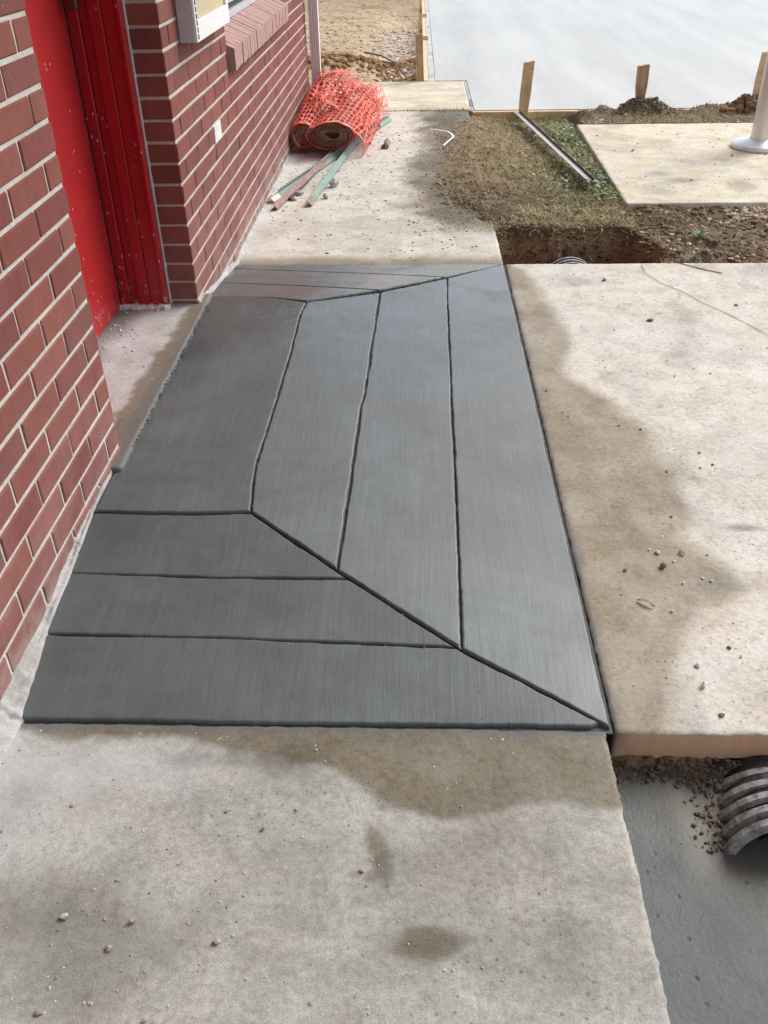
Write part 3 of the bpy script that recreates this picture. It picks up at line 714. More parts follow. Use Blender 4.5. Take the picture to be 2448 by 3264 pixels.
def add(y0, y1, k):
    if y1-y0 < .015: return
    bricks.append((y0, y1, k))
def course(start, sign, length, k, cut=None):
    p = 0.0; first = True
    while p < length:
        L_ = (.0855 if k % 2 == 0 else .1885) if first else .1932
        q = min(p+L_, length); a, b_ = (start+p, start+q) if sign > 0 else (start-q, start-p)
        if cut and k >= 9:
            if b_ <= cut[0] or a >= cut[1]: add(a, b_, k)
            else:
                if a < cut[0]-.012: add(a, cut[0]-.004, k)
                if b_ > cut[1]+.012: add(cut[1]+.004, b_, k)
        else: add(a, b_, k)
        p = q+.010; first = False
for k in range(-2, 17):
    course(YN, -1, 1.45, k); course(YF, 1, 7.10-YF, k, (SY0, SY1))
def vis(y0, y1, k):
    p = np.array([0, (y0+y1)/2, (k+.5)*c]); v = p-CAM; zc = v@CF; px = 1224+2836.2*(v@CR)/zc; py = 1632-2836.2*(v@CU)/zc
    return (-120 < px < 2500 and -80 < py < 3300), zc
vb = sorted([(vis(*b)[1], b) for b in bricks if vis(*b)[0]]); single = [b for _, b in vb[:278]]; rest = [b for _, b in vb[278:]]+[b for b in bricks if not vis(*b)[0]]
for i, (y0, y1, k) in enumerate(single):
    o = bpy.data.objects.new('brick', brick_mesh(y1-y0, i % 3)); link(o, BLD)
    o.location = (random.uniform(-.0012, .0012)-B0[0], y0-B0[1], k*c+.005-B0[2])
V = []; F = []
for i, (y0, y1, k) in enumerate(rest):
    me = brick_mesh(y1-y0, i % 3); n = len(V); dx = random.uniform(-.0012, .0012)
    V += [(v.co[0]+dx-B0[0], v.co[1]+y0-B0[1], v.co[2]+k*c+.005-B0[2]) for v in me.vertices]
    F += [tuple(a+n for a in p.vertices) for p in me.polygons]
tag(obj('brickwork', V, F, M_BRICK, BLD), kind='stuff')
# mortar smeared along the near wall foot
V = []; F = []; n = 420
for i in range(n):
    y = .35+1.62*i/(n-1); wd = .010+.017*float(sstep(1.75, 1.0, y)); hh = .008+.017*float(sstep(1.85, 1.15, y))
    zb = float(hz(.03, y)) if y > 1.17 else ZS; q = float(fbm(y, 0., 7, 4, 150)); q2 = 1.6*float(fbm(y, 3., 30, 4, 151))
    fd = float(sstep(1.95, 1.45, y)); wd *= .4+.6*fd; hh *= .3+.7*fd
    for (x, z) in ((-.003, zb+hh*(1+.7*q)+.012), (.003+.003*q2, zb+hh*(.9+.7*q)), (wd*.35*(1+q2*.5), zb+hh*.42*(1+.5*q2)), (wd*.75*(1+.4*q), zb+.009*(1+.5*q2)), (wd*(1.1+.5*q), zb-.006)): V.append((x-B0[0], y-B0[1], z-B0[2]))
for i in range(n-1):
    for k in range(4): F.append((i*5+k, i*5+k+1, (i+1)*5+k+1, (i+1)*5+k))
obj('mortar_smear', V, F, M_SMEAR, BLD, True)
V = []; F = []; n = 320
for i in range(n):
    y = YF+.01+3.2*i/(n-1); q = float(fbm(y, 9., 6, 4, 152)); zb = float(hz(.02, y))+.0 if y < 3.77 else ZS; wd = (.016+.012*q) if y < 3.77 else .03+.016*q
    for (x, z) in ((-.002, zb+.016+.016*q), (.001, zb+.012+.012*q), (wd*.35, zb+.0035), (wd*.7, zb-.004)): V.append((x-B0[0], y-B0[1], z-B0[2]))
for i in range(n-1):
    for k in range(3): F.append((i*4+k, i*4+k+1, (i+1)*4+k+1, (i+1)*4+k))
obj('mortar_smear', V, F, M_SMEAR, BLD, True)
# window sill of rowlock bricks
NS = 27; pw = (SY1-SY0)/NS
sm = []
for v in range(3):
    mb = MB(); a = math.atan2(.053, .118)
    P = [(.030, .608), (.030, .690), (-.092, .744), (-.092, .60)]
    g = .0018; b = .003; Vv = []; y0, y1 = g, pw-g
    for y in (y0, y1):
        Vv += [(x+random.uniform(-.001, .001), y, z+random.uniform(-.001, .001)) for x, z in P]
    mb.add(Vv, [(0, 1, 2, 3), (7, 6, 5, 4), (0, 4, 5, 1), (1, 5, 6, 2), (2, 6, 7, 3), (3, 7, 4, 0)])
    me = mesh('sill_brick', mb.v, mb.f, M_SILL); sm.append(me)
WIN = bpart(MB().box((-.13, SY0, .745), (-.085, SY1, .775)).box((-.13, SY0, .80), (-.095, SY1, .835)).box((-.13, SY0, .835), (-.09, SY0+.04, 2.1)).box((-.13, SY1-.04, .835), (-.09, SY1, 2.1)).box((-.13, SY0, 2.06), (-.091, SY1, 2.1)), 'window', M_ALU)
bpart(MB().box((-.12, SY0, .775), (-.10, SY1, .80)), 'window_track', M_GAPTRACK, WIN).location = (0, 0, 0)
for y in (4.16+.62, 4.16+1.24): bpart(MB().box((-.128, y, .835), (-.080, y+.035, 2.06), .003), 'mullion', M_ALU, WIN)
for a, b_ in ((SY0+.04, 4.78), (4.815, 5.40), (5.435, SY1-.04)): bpart(MB().box((-.118, a, .835), (-.112, b_, 2.06)), 'pane', M_GLASS, WIN)
for i in range(NS):
    o = bpy.data.objects.new('sill_brick', sm[i % 3]); link(o, BLD); o.location = (random.uniform(-.002, .002)-B0[0], SY0+i*pw-B0[1], random.uniform(-.0015, .0015)-B0[2])
bpart(MB().box((-.09, SY0+.003, .612), (.024, SY1-.003, .684)), 'sill_mortar', M_MORTAR)
# red door and its frame
DX = -.272
door = bpart(MB().box((DX-.045, YN-.02, -.004), (DX, YF-.048, 2.06)), 'door', M_RED)
lev = MB(); lz = .965; ly = 3.0
lev.tube([(DX, ly, lz+.02), (DX+.045, ly, lz+.02)], .012, 10); lev.box((DX+.030, ly-.012, lz-.03), (DX+.055, ly+.012, lz+.19), .004); lev.box((DX+.001, ly-.03, lz+.12), (DX+.006, ly+.03, lz+.30), .002)
bpart(lev, 'door_handle', M_BRONZE, door)
fr = MB()
for (x0, x1, y) in ((-.33, -.235, YF-.043), (-.235, -.205, YF-.030), (-.205, -.165, YF-.040), (-.165, -.118, YF-.032), (-.118, -.104, YF-.046)):
    fr.box((x0, y, -.011), (x1, YF+.02, 2.11), .0025)
frm = bpart(fr, 'door_frame', M_REDF)
bpart(MB().box((-.33, YN+.001, -.011), (-.104, YN+.05, 2.11)).box((-.33, YN+.05, 2.06), (-.105, YF-.03, 2.11)), 'door_frame', M_REDF)
bpart(MB().box((DX-.02, YF-.0475, -.002), (DX+.004, YF-.0435, 2.05)), 'door_gap_shade', M_GAPTRACK, door)  # dark strip painting the shaded gap between door and frame
cl = MB()
for i in range(60):
    z = -.01+i*.018; r_ = random.uniform(.7, 1.4); cl.box((-.1035, YF-.004*r_, z), (-.1005+.002*r_, YF+.012, z+.0178+.002*r_), .0)
bpart(cl, 'caulk_bead', M_CAULK)
cl = MB()
for i in range(26): cl.box((-.31+.0082*i, YF-.052-random.random()*.012, -.014), (-.31+.0082*i+.0085, YF-.03, -.004+random.random()*.008))
bpart(cl, 'caulk_bead', M_CAULK)
# flat white plate set in the wall
bpart(MB().box((-.004, 3.674, .408), (.004, 3.806, .472), .0015), 'wall_plate', m_plain('white_plate', (.72, .72, .70), .5, 0, .04, 9, 0, dirt=(.25, .22, .2), dirtamt=.35))
for o in list(BLD.children):
    if o.name.startswith('window') or o.name.startswith('door'):
        for ch in o.children: ch.location = (0, 0, 0)
# sub-parts were built in building space already; parts carry no offset

# notice case on the wall
NB = empty('notice_board', (.031, 3.61, .806)); tag(NB, 'white framed notice case fixed to brick wall beside the window', 'notice board')
def npart(mb, name, mat, p=NB):
    return obj(name, [(v[0]-.031, v[1]-3.61, v[2]-.806) for v in mb.v], mb.f, mat, p)
npart(MB().box((.0, 3.306, .806), (.050, 3.915, 1.52), .003), 'case', M_CASE)
fr = MB().box((.050, 3.306, .806), (.062, 3.915, .868), .002).box((.050, 3.306, .868), (.0615, 3.352, 1.46), .002).box((.050, 3.869, .868), (.0615, 3.915, 1.46), .002).box((.050, 3.306, 1.46), (.062, 3.915, 1.52), .002)
FR = npart(fr, 'frame', M_WHITE); npart(MB().box((.0503, 3.352, .868), (.053, 3.869, 1.46)), 'panel', M_PAPER)
hg = MB()
for i in range(34): hg.box((.0617, 3.322, .815+i*.02), (.0645, 3.330, .815+i*.02+.016), .001)
npart(hg, 'hinge', M_PDARK, FR)
# downspout at the end of the wall
ds = MB(); n = 9; P = []
for i in range(25):
    t = i/24; x = .022+.066*t; P.append((x, 7.112-.0035*(1 if (i//3) % 2 == 0 else 0)))
P += [(.088, 7.17), (.022, 7.17)]
V = [(x, y, ZS) for x, y in P]+[(x, y, 3.2) for x, y in P]; n = len(P)
o = obj('downspout', [(v[0]-.055, v[1]-7.14, v[2]-ZS) for v in V], [(i, (i+1) % n, n+(i+1) % n, n+i) for i in range(n)]+[tuple(range(n, 2*n))], M_SPOUT, None, False, None, (.055, 7.14, ZS))
tag(o, 'white ribbed metal downspout at the end of the brick wall', 'downspout')

# ------------------------------------------------------------------ corrugated pipe under the slab
pm = MB(); px, pz, pr = 1.502, -.303, .120
V = []; F = []; sg = 40; prof = []
y = .955
def ringprof(y0, y1, pitch=.035):
    out = []; yy = y0
    while yy < y1:
        out += [(yy, pr), (yy+pitch*.45, pr), (yy+pitch*.58, pr-.014), (yy+pitch*.90, pr-.014)]; yy += pitch
    return out
prof = [(.955, pr-.020)]+ringprof(.955, 1.30)+[(1.3, pr)]+ringprof(3.62, 4.05)
inner = [(4.05, pr-.02), (3.6, pr-.02), (1.3, pr-.02), (.955, pr-.020)]
full = prof+inner
for yy, r in full:
    for k in range(sg):
        a = 2*math.pi*k/sg; V.append((r*math.cos(a)-.036*max(0, 1-(yy-.955)/.6), yy-.955, r*math.sin(a)+.070*max(0, 1-(yy-.955)/.21)))
for i in range(len(full)-1):
    for k in range(sg): F.append((i*sg+k, i*sg+(k+1) % sg, (i+1)*sg+(k+1) % sg, (i+1)*sg+k))
PIPE = obj('drain_pipe', V, F, M_PIPE, None, False, None, (px, .975, pz))
PIPE.data.materials.append(m_plain('pipe_crest_mud', (.30, .30, .295), .65, 0, .2, 25, .4, dirt=(.05, .05, .055), dirtamt=.8))
for p_ in PIPE.data.polygons:
    rv = [math.hypot(PIPE.data.vertices[i].co.x, PIPE.data.vertices[i].co.z) for i in p_.vertices]
    if min(rv) > pr-.002: p_.material_index = 1
tag(PIPE, 'black corrugated drain pipe splashed with mud running under the slab', 'pipe')
V = []; F = []; sg = 24
for i in range(8):
    for k in range(12):
        a = math.pi*(1.0+k/11.0); r = .098; x = r*math.cos(a)-.034; yy = .03+.08*i
        V.append((x, yy, .084-.010*i+.02*float(vnoise(x*40, yy*30, 3))-.03*abs(math.sin(a))*0))
for i in range(7):
    for k in range(11): F.append((i*12+k, i*12+k+1, (i+1)*12+k+1, (i+1)*12+k))
obj('mud', V, F, M_PIPEIN, PIPE, True)

# ------------------------------------------------------------------ aluminium pole on its own pad
cx, cy = 2.908, 5.89
CO = empty('light_pole', (cx, cy, ZS)); tag(CO, 'round brushed aluminium pole with a flanged base on the tan pad', 'pole')
mb = MB(); mb.lathe([(.0, .05), (.062, .05), (.062, 2.83), (0, 2.83)], 20); mb.build('shaft', M_STEEL, CO)
mb = MB(); mb.lathe([(.165, 0), (.168, .004), (.168, .022), (.164, .027), (.070, .048), (.0635, .052), (.0635, .056)], 48); mb.build('base_flange', m_plain('flange_metal', (.80, .80, .80), .35, .35, .04, 10, 0), CO, True)

# ------------------------------------------------------------------ form boards and stakes
def board(name, lo, hi, mat, label, cat, b=.003, group=None):
    lo = np.array(lo); hi = np.array(hi); ce = np.array([(lo[0]+hi[0])/2, (lo[1]+hi[1])/2, lo[2]])
    o = obj(name, *(lambda m_: (m_.v, m_.f))(MB().box(lo-ce, hi-ce, b)), mat, None, False, None, tuple(ce)); return tag(o, label, cat, group)
board('form_board', (1.20, 7.094, -.22), (6.8, 7.131, ZS-.004), M_WOOD, 'long pine form board along the grass side of the new slab', 'form board')
board('form_board', (.844, 8.44, -.26), (.881, 16.5, ZS+.004), M_WOOD, 'pine form board between the new slab and the bare ochre earth', 'form board')
def stake(x, y, top, wx, wy, lean, label, mat=M_WOOD):
    g = gh(x, y)-.06; mb = MB(); h = top-g
    V = []
    for z, s in ((0, .7), (h*.5, 1), (h-.004, 1), (h, .93)):
        for a, b_ in ((-1, -1), (1, -1), (1, 1), (-1, 1)): V.append((a*wx/2*s+lean[0]*z, b_*wy/2*s+lean[1]*z, z+(.006*a if z > h-.01 else 0)))
    F = [(3, 2, 1, 0), (12, 13, 14, 15)]
    for i in range(3):
        for k in range(4): F.append((i*4+k, i*4+(k+1) % 4, (i+1)*4+(k+1) % 4, (i+1)*4+k))
    o = obj('wooden_stake', V, F, mat, None, False, None, (x, y, g)); return tag(o, label, 'stake')
stake(1.560, 7.072, .216, .075, .036, (.06, -.0), 'pine stake nailed to the form board beside the end of the grey angle bar')
stake(2.405, 7.07, .183, .080, .036, (-.02, .01), 'reddish pine stake rising out of the dark soil heap', M_WOODD)
stake(3.235, 7.07, .262, .075, .036, (.06, 0), 'pine stake behind the aluminium pole')
stake(.812, 8.46, .245, .062, .036, (-.02, -.01), 'tall weathered stake at the corner of the old pad and the new slab', M_WOODD)
def kick(y, top):
    mb = MB(); mb.box((-.03, -.02, 0), (.0, .02, top-ZS+.1), .002); mb.box((-.03, -.03, top-ZS+.06), (.055, .04, top-ZS+.10), .002)
    o = mb.build('wooden_stake', M_WOOD, None, False); o.location = (.843, y, ZS-.1); return o
for i, (y, tp, lb) in enumerate(((10.3, .02, 'first short pine stake behind the tall weathered stake with a block on top'), (12.4, .02, 'second short pine stake along the form board with a block on top'), (14.6, .02, 'farthest short pine stake along the form board with a block on top'))): tag(kick(y, tp), lb, 'stake')

# ------------------------------------------------------------------ safety fence rolls
NET = empty('safety_fence', (.25, 6.25, ZS)); tag(NET, 'crumpled rolls of orange plastic safety fence against the brick wall', 'safety fence')
N0 = np.array([.25, 6.25, ZS])
def lattice(name, fn, nu, nv, mat, border=True, hole=.38, thick=.0016, skip=None):
    V = []; F = []
    oc = [(-.5, -.5), (0, -.5), (.5, -.5), (.5, 0), (.5, .5), (0, .5), (-.5, .5), (-.5, 0)]
    ic = [(hole*math.cos(a), hole*1.12*math.sin(a)) for a in [math.radians(t) for t in (225, 270, 315, 0, 45, 90, 135, 180)]]
    ic = [(x*(1.13 if i % 2 == 0 else 1.05), y*(1.13 if i % 2 == 0 else 1.0)) for i, (x, y) in enumerate(ic)]
    for i in range(nu):
        for j in range(nv):
            if skip and skip(i, j): continue
            b = len(V)
            for dx, dy in oc+ic: V.append(fn((i+.5+dx)/nu, (j+.5+dy)/nv))
            for k in range(8): F.append((b+k, b+(k+1) % 8, b+8+(k+1) % 8, b+8+k))
    if border:
        for j, s in ((0, -1), (nv, 1)):
            b = len(V)
            for i in range(nu*2+1):
                u = i/(nu*2); V.append(fn(u, j/nv)); V.append(fn(u, j/nv+s*.022))
            for i in range(nu*2): F.append((b+i*2, b+i*2+1, b+i*2+3, b+i*2+2))
    o = obj(name, [np.array(p)-N0 for p in V], F, mat, NET, True)
    md = o.modifiers.new('thickness', 'SOLIDIFY'); md.thickness = thick; md.offset = 0
    return o
def wr(a, b, s): return float(vnoise(a, b, s))
def roll(c0, c1, r0, r1, y0, y1, s, squash=.0, k=1.0):
    def fn(u, v):
        a = 2*math.pi*u; t = v
        cx_ = c0[0]+(c1[0]-c0[0])*t; cz = c0[1]+(c1[1]-c0[1])*t; rx = r0[0]+(r1[0]-r0[0])*t; rz = r0[1]+(r1[1]-r0[1])*t
        q = 1+.17*wr(3*math.cos(a)+5, 3*math.sin(a)+4*t, s)*min(1, .3+2*t)+.05*math.sin(2*a+1.5+t*3)+.07*wr(7*math.cos(a)+2, 7*math.sin(a)+9*t, s+9)*min(1, 3*t)
        x = cx_+rx*k*q*math.cos(a); z = cz+rz*k*q*math.sin(a)
        return (max(x, .012), y0+(y1-y0)*t+.02*wr(2*math.cos(a), 2*math.sin(a), s+5), max(z, ZS+.045 if cx_ > .2 and t < .5 else ZS+.012))
    return fn
LA = dict(c0=(.082, -.018), c1=(.165, .035), r0=(.074, .088), r1=(.145, .150), y0=5.86, y1=6.98, s=200)
RA = dict(c0=(.272, .012), c1=(.385, .005), r0=(.143, .078), r1=(.150, .125), y0=5.74, y1=6.80, s=210)
for A, nu, nv in ((LA, 22, 14), (RA, 25, 14)):
    lattice('outer_layer', roll(**A), nu, nv, M_NET)
    lattice('inner_layer', roll(**A, k=.86), nu-2, nv, M_NETSHADE)
def spiral(A, turns, kmin, name, mat, depth=.035, wav=.04):
    V = []; F = []; n = int(turns*40); th = .0032
    for i in range(n+1):
        t = i/n; a = 2*math.pi*turns*t+1.2; k = 1.0-(1-kmin)*t; sq = 1+wav*math.sin(a*2+1)+.5*wav*wr(a*1.3, 1, 230)
        for dk in (0, th/A['r0'][0]):
            kx = (k-dk)*sq; x = A['c0'][0]+A['r0'][0]*kx*math.cos(a); z = A['c0'][1]+A['r0'][1]*kx*math.sin(a)*(1+.12*math.cos(a))
            z = max(z, ZS+(.045 if A is RA else .012))
            for yy in (-.004+.006*wr(a*.7, t*3, 231), depth): V.append((x, A['y0']+yy, z))
    for i in range(n):
        b = i*4; c_ = b+4
        F += [(b, b+1, c_+1, c_), (b+3, b+2, c_+2, c_+3), (b+2, b, c_, c_+2)]
    return obj(name, [np.array(p)-N0 for p in V], F, mat, NET, False)
spiral(RA, 7.5, .30, 'rolled_edge', M_NETEDGE); spiral(RA, 2.2, .28, 'rolled_core', M_NETSHADE, .25)
spiral(LA, 2.6, .80, 'rolled_edge', M_NETEDGE, .03, .06)
# loose flap thrown over both rolls
def flap(u, v):      # u across from wall to right, v along depth
    x0 = .03+.47*u; y0 = 6.12-.10*u+.70*v
    hl_ = .115-.02*u; z = -.01+.16*math.sin(math.pi*min(1, (u*.9+.12)))**.8*(.75+.35*v)-.03*math.cos(u*9)*(1-v)
    z += .034*wr(u*5, v*4, 240)+.016*wr(u*14, v*9, 241)-.10*max(0, u-.78)/.22*(1-v*.6)
    dip = .055*math.exp(-((u-.42)/.12)**2)*(1-.4*v); z -= dip
    return (max(.012, x0+.03*v), y0+.05*wr(u*3, v*3, 242), z+.012)
lattice('loose_flap', flap, 13, 10, M_NET)
def side(u, v):      # drapes down on the right to the paving
    ang = u; x = .385+.09*math.sin(ang*2.2)+.06*v+.02*wr(u*4, v*5, 250); z = .055-.165*u**1.1+.05*v*(1-u)+.012*wr(u*6, v*7, 251)
    return (x, 5.76+.80*v-.03*u, max(z, ZS+.004))
lattice('loose_flap', side, 6, 11, M_NET)
def arch(cx_, cy_, rx, rz, ly, tilt, s):
    def fn(u, v):
        a = math.pi*(.02+.96*u); return (cx_-rx*math.cos(a)+.05*v+.01*wr(u*5, v*3, s), cy_+ly*v+tilt*math.sin(a)*.05, ZS+.02+rz*math.sin(a)*(1-.12*v)+.012*wr(u*6, v*4, s+1))
    return fn
lattice('loose_flap', arch(.21, 6.72, .20, .30, .34, 1, 260), 15, 5, M_NET, True, .43)
lattice('loose_flap', arch(.43, 6.50, .10, .235, .40, 1, 263), 11, 6, M_NET, True, .43)
mb = MB()
for i in range(14):
    p = Vector((.02+random.random()*.05, 5.87+random.random()*.08, ZS+.01+random.random()*.04)); q = p+Vector((random.uniform(-.01, .10), random.uniform(-.10, .03), random.uniform(-.02, .05))); q.z = max(q.z, ZS+.005); q.x = max(q.x, .01)
    mb.beam(p, q, .006, .0015)
obj('torn_strands', [np.array(v)-N0 for v in mb.v], mb.f, M_NET, NET)

# ------------------------------------------------------------------ steel posts
def post(p, q, mat, roll_, label, studs=True, w=.036, web=.030, tip=None, name='steel_post'):
    p = Vector(p); q = Vector(q); E_ = empty(name, p); tag(E_, label, 'post', 'steel posts on the walkway')
    d = q-p; L_ = d.length; d.normalize(); up_ = Vector((0, 0, 1)); sx = d.cross(up_).normalized(); sz = sx.cross(d)
    M = Matrix.Identity(4)
    for i in range(3): M[i][0] = sx[i]; M[i][1] = d[i]; M[i][2] = sz[i]
    M = M @ Matrix.Rotation(roll_, 4, 'Y')
    t0 = .10 if tip else 0
    mb = MB().box((-w/2, t0, -.002), (w/2, L_, .002), .0008, M); mb.box((-.0022, t0, -web), (.0022, L_, -.002), .0, M); mb.build('shank', mat, E_)
    if tip:
        mb = MB().box((-w/2, 0, -.002), (w/2, t0, .002), .0008, M); mb.box((-.0022, 0, -web), (.0022, t0, -.002), .0, M); mb.build('tip', tip, E_)
    if studs:
        mb = MB(); y = t0+.03
        while y < L_-.02: mb.box((-.0035, y, .002), (.0035, y+.010, .011), .001, M); y += .040
        mb.build('stud', M_PDARK, E_).name = 'studs'
    return E_
post((.022, 4.735, ZS+.030), (.585, 6.80, ZS+.030), M_PGREEN, R_(-48), 'green studded steel post with a cream painted tip beside the wall', True, .034, .034, M_PPALE)
post((.070, 4.60, ZS+.020), (.36, 6.15, ZS+.035), M_PRED, R_(52), 'maroon steel post lying between the two green posts', False, .032, .030)
post((.238, 4.66, ZS+.020), (.42, 6.25, ZS+.03), M_PGREEN, R_(42), 'green steel post with a blunt rusty tip farthest from the wall', False, .036, .028, m_plain('rusty_tip', (.24, .17, .13), .8, 0, .4, 30, .4, dirt=(.42, .38, .33)))
post((.125, 4.78, ZS+.012), (.19, 5.25, ZS+.012), M_PDARK, R_(8), 'thin dark rusty steel bar beneath the maroon post', False, .026, .010)
# steel angle on the grass
AB = empty('angle_bar', (1.487, 6.92, gh(1.487, 6.92))); tag(AB, 'grey steel angle bar lying across the grass beside the tan pad', 'angle bar')
p = Vector((1.50, 6.90, -.088)); q = Vector((1.727, 5.045, -.088)); o0 = Vector(AB.location)
mb = MB().beam(p-o0, q-o0, .050, .004, .0008, R_(-16)); mb.build('flat_leg', M_PGREY, AB)
mb = MB().beam(p-o0+Vector((.026, .003, .003)), q-o0+Vector((.026, .003, .003)), .004, .014, .0008, R_(-8)); mb.build('upright_leg', M_PDARK, AB)
# white plastic strap
pts = [G(x, y, -.088) for x, y in ((930, 279), (945, 281), (967, 284), (975, 289), (980, 295), (972, 302), (958, 314))]
mb = MB()
for a, b in zip(pts[:-1], pts[1:]): mb.beam(a, b, .011, .003, 0)
c0 = pts[3]; o = mb.build('plastic_strap', M_STRAP, None, False, tuple(c0)); tag(o, 'bent white plastic strap lying at the edge of the dead grass', 'strap')

# ------------------------------------------------------------------ loose stones
def stone(x, y, r, mat, label, cat='stone', group=None, z=ZS, flat=.75, name='stone'):
    V0, F0 = ICO; a = np.array([random.uniform(-1, 1) for _ in range(3)])
    V = V0*(1+.28*np.sin(V0@(a*3.1)+a[0]*9)[:, None])*(1+.5*(rng.random((len(V0), 1))-.5)); V = V*np.array([r*random.uniform(.85, 1.3), r*random.uniform(.7, 1.0), r*flat])
    t = random.random()*6.28; V = np.stack([V[:, 0]*math.cos(t)-V[:, 1]*math.sin(t), V[:, 0]*math.sin(t)+V[:, 1]*math.cos(t), V[:, 2]], 1); V[:, 2] -= V[:, 2].min()+r*.18
    return tag(obj(name, V, F0, mat, None, False, None, (x, y, z)), label, cat, group)
for (vx, vy, r, lb) in ((838, 319, .034, 'broken grey stone on the walkway beside the orange fence'), (722, 403, .030, 'broken grey stone resting against the outer green post'), (649, 421, .026, 'pointed grey stone lying on the maroon post'), (704, 429, .022, 'pale grey stone beside the tip of the outer green post'), (637, 433, .017, 'small blue grey stone between the maroon and outer green posts'), (828, 320, .020, 'brown lump of soil beside the broken grey stone')):
    g = G(vx, vy); stone(g[0], g[1], r, M_STONE if 'brown' not in lb else M_CLOD, lb)
for vx, vy, r in ((700, 1940/1, .013), (158, 1740, .007), (138, 1983, .009), (290, 1990, .009), (313, 2205, .007), (84, 2188, .010), (235, 2050, .008), (490, 1752, .005), (470, 2035, .010), (570, 1792, .006), (783, 1882, .006), (640, 1750, .004)):
    if vy == 1940: continue
    g = G(vx, vy); stone(g[0], g[1], r*.75, M_PEB, 'small pale pebble lying on the old paving by the brick wall', 'pebble', 'pebbles on the near paving')
for vx, vy, r, lb in ((1432, 1226, .010, 'red brown pebble on the damp slab near the dry leaf'),):
    g = G(vx, vy); stone(g[0], g[1], r, m_plain('red_pebble', (.26, .11, .06), .7, 0, .3, 60, .3), lb, 'pebble')
for vx, vy, r in ((1420, 1196, .006), (1472, 1198, .008), (1455, 1215, .004), (1508, 1440, .007), (1519, 1483, .008), (1452, 1322, .005), (1475, 1262, .004), (1536, 1256, .004), (1518, 1250, .003), (1430, 1160, .004), (1403, 1188, .004), (1600, 1420, .004)):
    g = G(vx, vy); stone(g[0], g[1], r, m_plain('white_pebble', (.66, .62, .55), .6, 0, .1, 40, .2), 'small white pebble lying on the slab over the drain pipe', 'pebble', 'white pebbles on the slab')
for vx, vy, r in ((1403, 693, .016), (1591, 660, .012), (1305, 606, .013), (1336, 921, .007), (1512, 1162-150, .007), (1540, 1005, .007), (1450, 1118, .007), (1575, 1400, .008), (1384, 928, .008), (1440, 1020, .008), (1352, 1232, .009), (1510, 1470-490, .006), (1180, 845, .006), (1560, 1545, .007)):
    g = G(vx, vy); stone(g[0], g[1], r*.72, M_CLOD, 'small dark crumb of soil lying on the slab over the drain pipe', 'soil crumb', 'soil crumbs on the slab', flat=.5, name='soil_crumb')
# a dry leaf
g = G(1395, 1307); V = []; F = []
for i in range(9):
    t = i/8; wdt = .0055*math.sin(math.pi*min(1, t*.97+.03))**.8; x = -.021+.042*t
    for s_ in (-1, 0, 1): V.append((x, s_*wdt, .003+.004*abs(s_)+.003*math.sin(t*3)))
for i in range(8):
    for k in range(2): F.append((i*3+k, i*3+k+1, (i+1)*3+k+1, (i+1)*3+k))
o = obj('dry_leaf', V, F, M_LEAF, None, True, None, (g[0], g[1], ZS)); o.rotation_euler = (0, 0, R_(-38)); tag(o, 'single dry pinkish leaf lying on the damp part of the slab', 'leaf')
# small grit strewn over the paving
def strew(n, x0, x1, y0, y1, rlo, rhi, name, mat, label, dens=None, z=ZS, flat=.6):
    C = []; Rr = []
    while len(C) < n:
        x = random.uniform(x0, x1); y = random.uniform(y0, y1)
        if dens and random.random() > dens(x, y): continue
        C.append((x, y, z)); Rr.append(rlo+(rhi-rlo)*random.random()**4)
    return tag(rocks(name, C, Rr, mat, flat), label, 'grit', kind='stuff')
strew(1500, .01, 1.14, .45, 1.15, .0006, .0030, 'grit', M_PEB, 'fine grit scattered on the near paving', lambda x, y: .15+.9*max(0, .8-x)*(1.2-y))
strew(900, 1.2, 2.6, 1.2, 3.7, .0007, .0030, 'grit', M_PEB, 'fine grit scattered on the slab over the pipe')
strew(900, 1.2, 2.6, 1.2, 3.7, .0010, .0042, 'grit', M_CLOD, 'brown soil specks scattered on the slab', lambda x, y: .2+.8*(float(vnoise(x*4, y*4, 300)) > .1), flat=.35)
strew(900, .05, 1.1, 3.85, 7.0, .002, .009, 'grit', M_CLOD, 'brown soil specks scattered along the walkway', lambda x, y: .2+.8*x, flat=.4)
strew(250, .05, 1.1, 3.85, 7.0, .002, .008, 'grit', M_PEB, 'pale grit scattered along the walkway')
strew(420, 1.9, 4.0, 4.75, 6.5, .002, .010, 'grit', M_CLOD, 'soil specks scattered on the tan pad', flat=.35)
strew(260, -.26, .01, 2.2, 3.02, .001, .007, 'grit', M_STONE, 'grey grit and crumbs along the door threshold', lambda x, y: .05+.95*(x < -.17+.1*float(vnoise(x*9, y*9, 301))), z=-.012)
strew(220, 1.2, 2.2, .55, 1.12, .0008, .004, 'grit', m_plain('dark_speck', (.03, .03, .03), .6), 'dark specks in the wet concrete fill', z=-.213, flat=.4)
strew(3200, .55, 1.1, 4.2, 7.0, .0008, .0045, 'grit', M_CLOD, 'dark soil crumbs spilled over the walkway edge', lambda x, y: max(0, (x-.6)/.45)**3*(1 if y < 5.6 else .6), flat=.5)
strew(240, .03, .6, 4.3, 5.6, .002, .007, 'grit', M_STONE, 'grey crumbs around the steel posts')

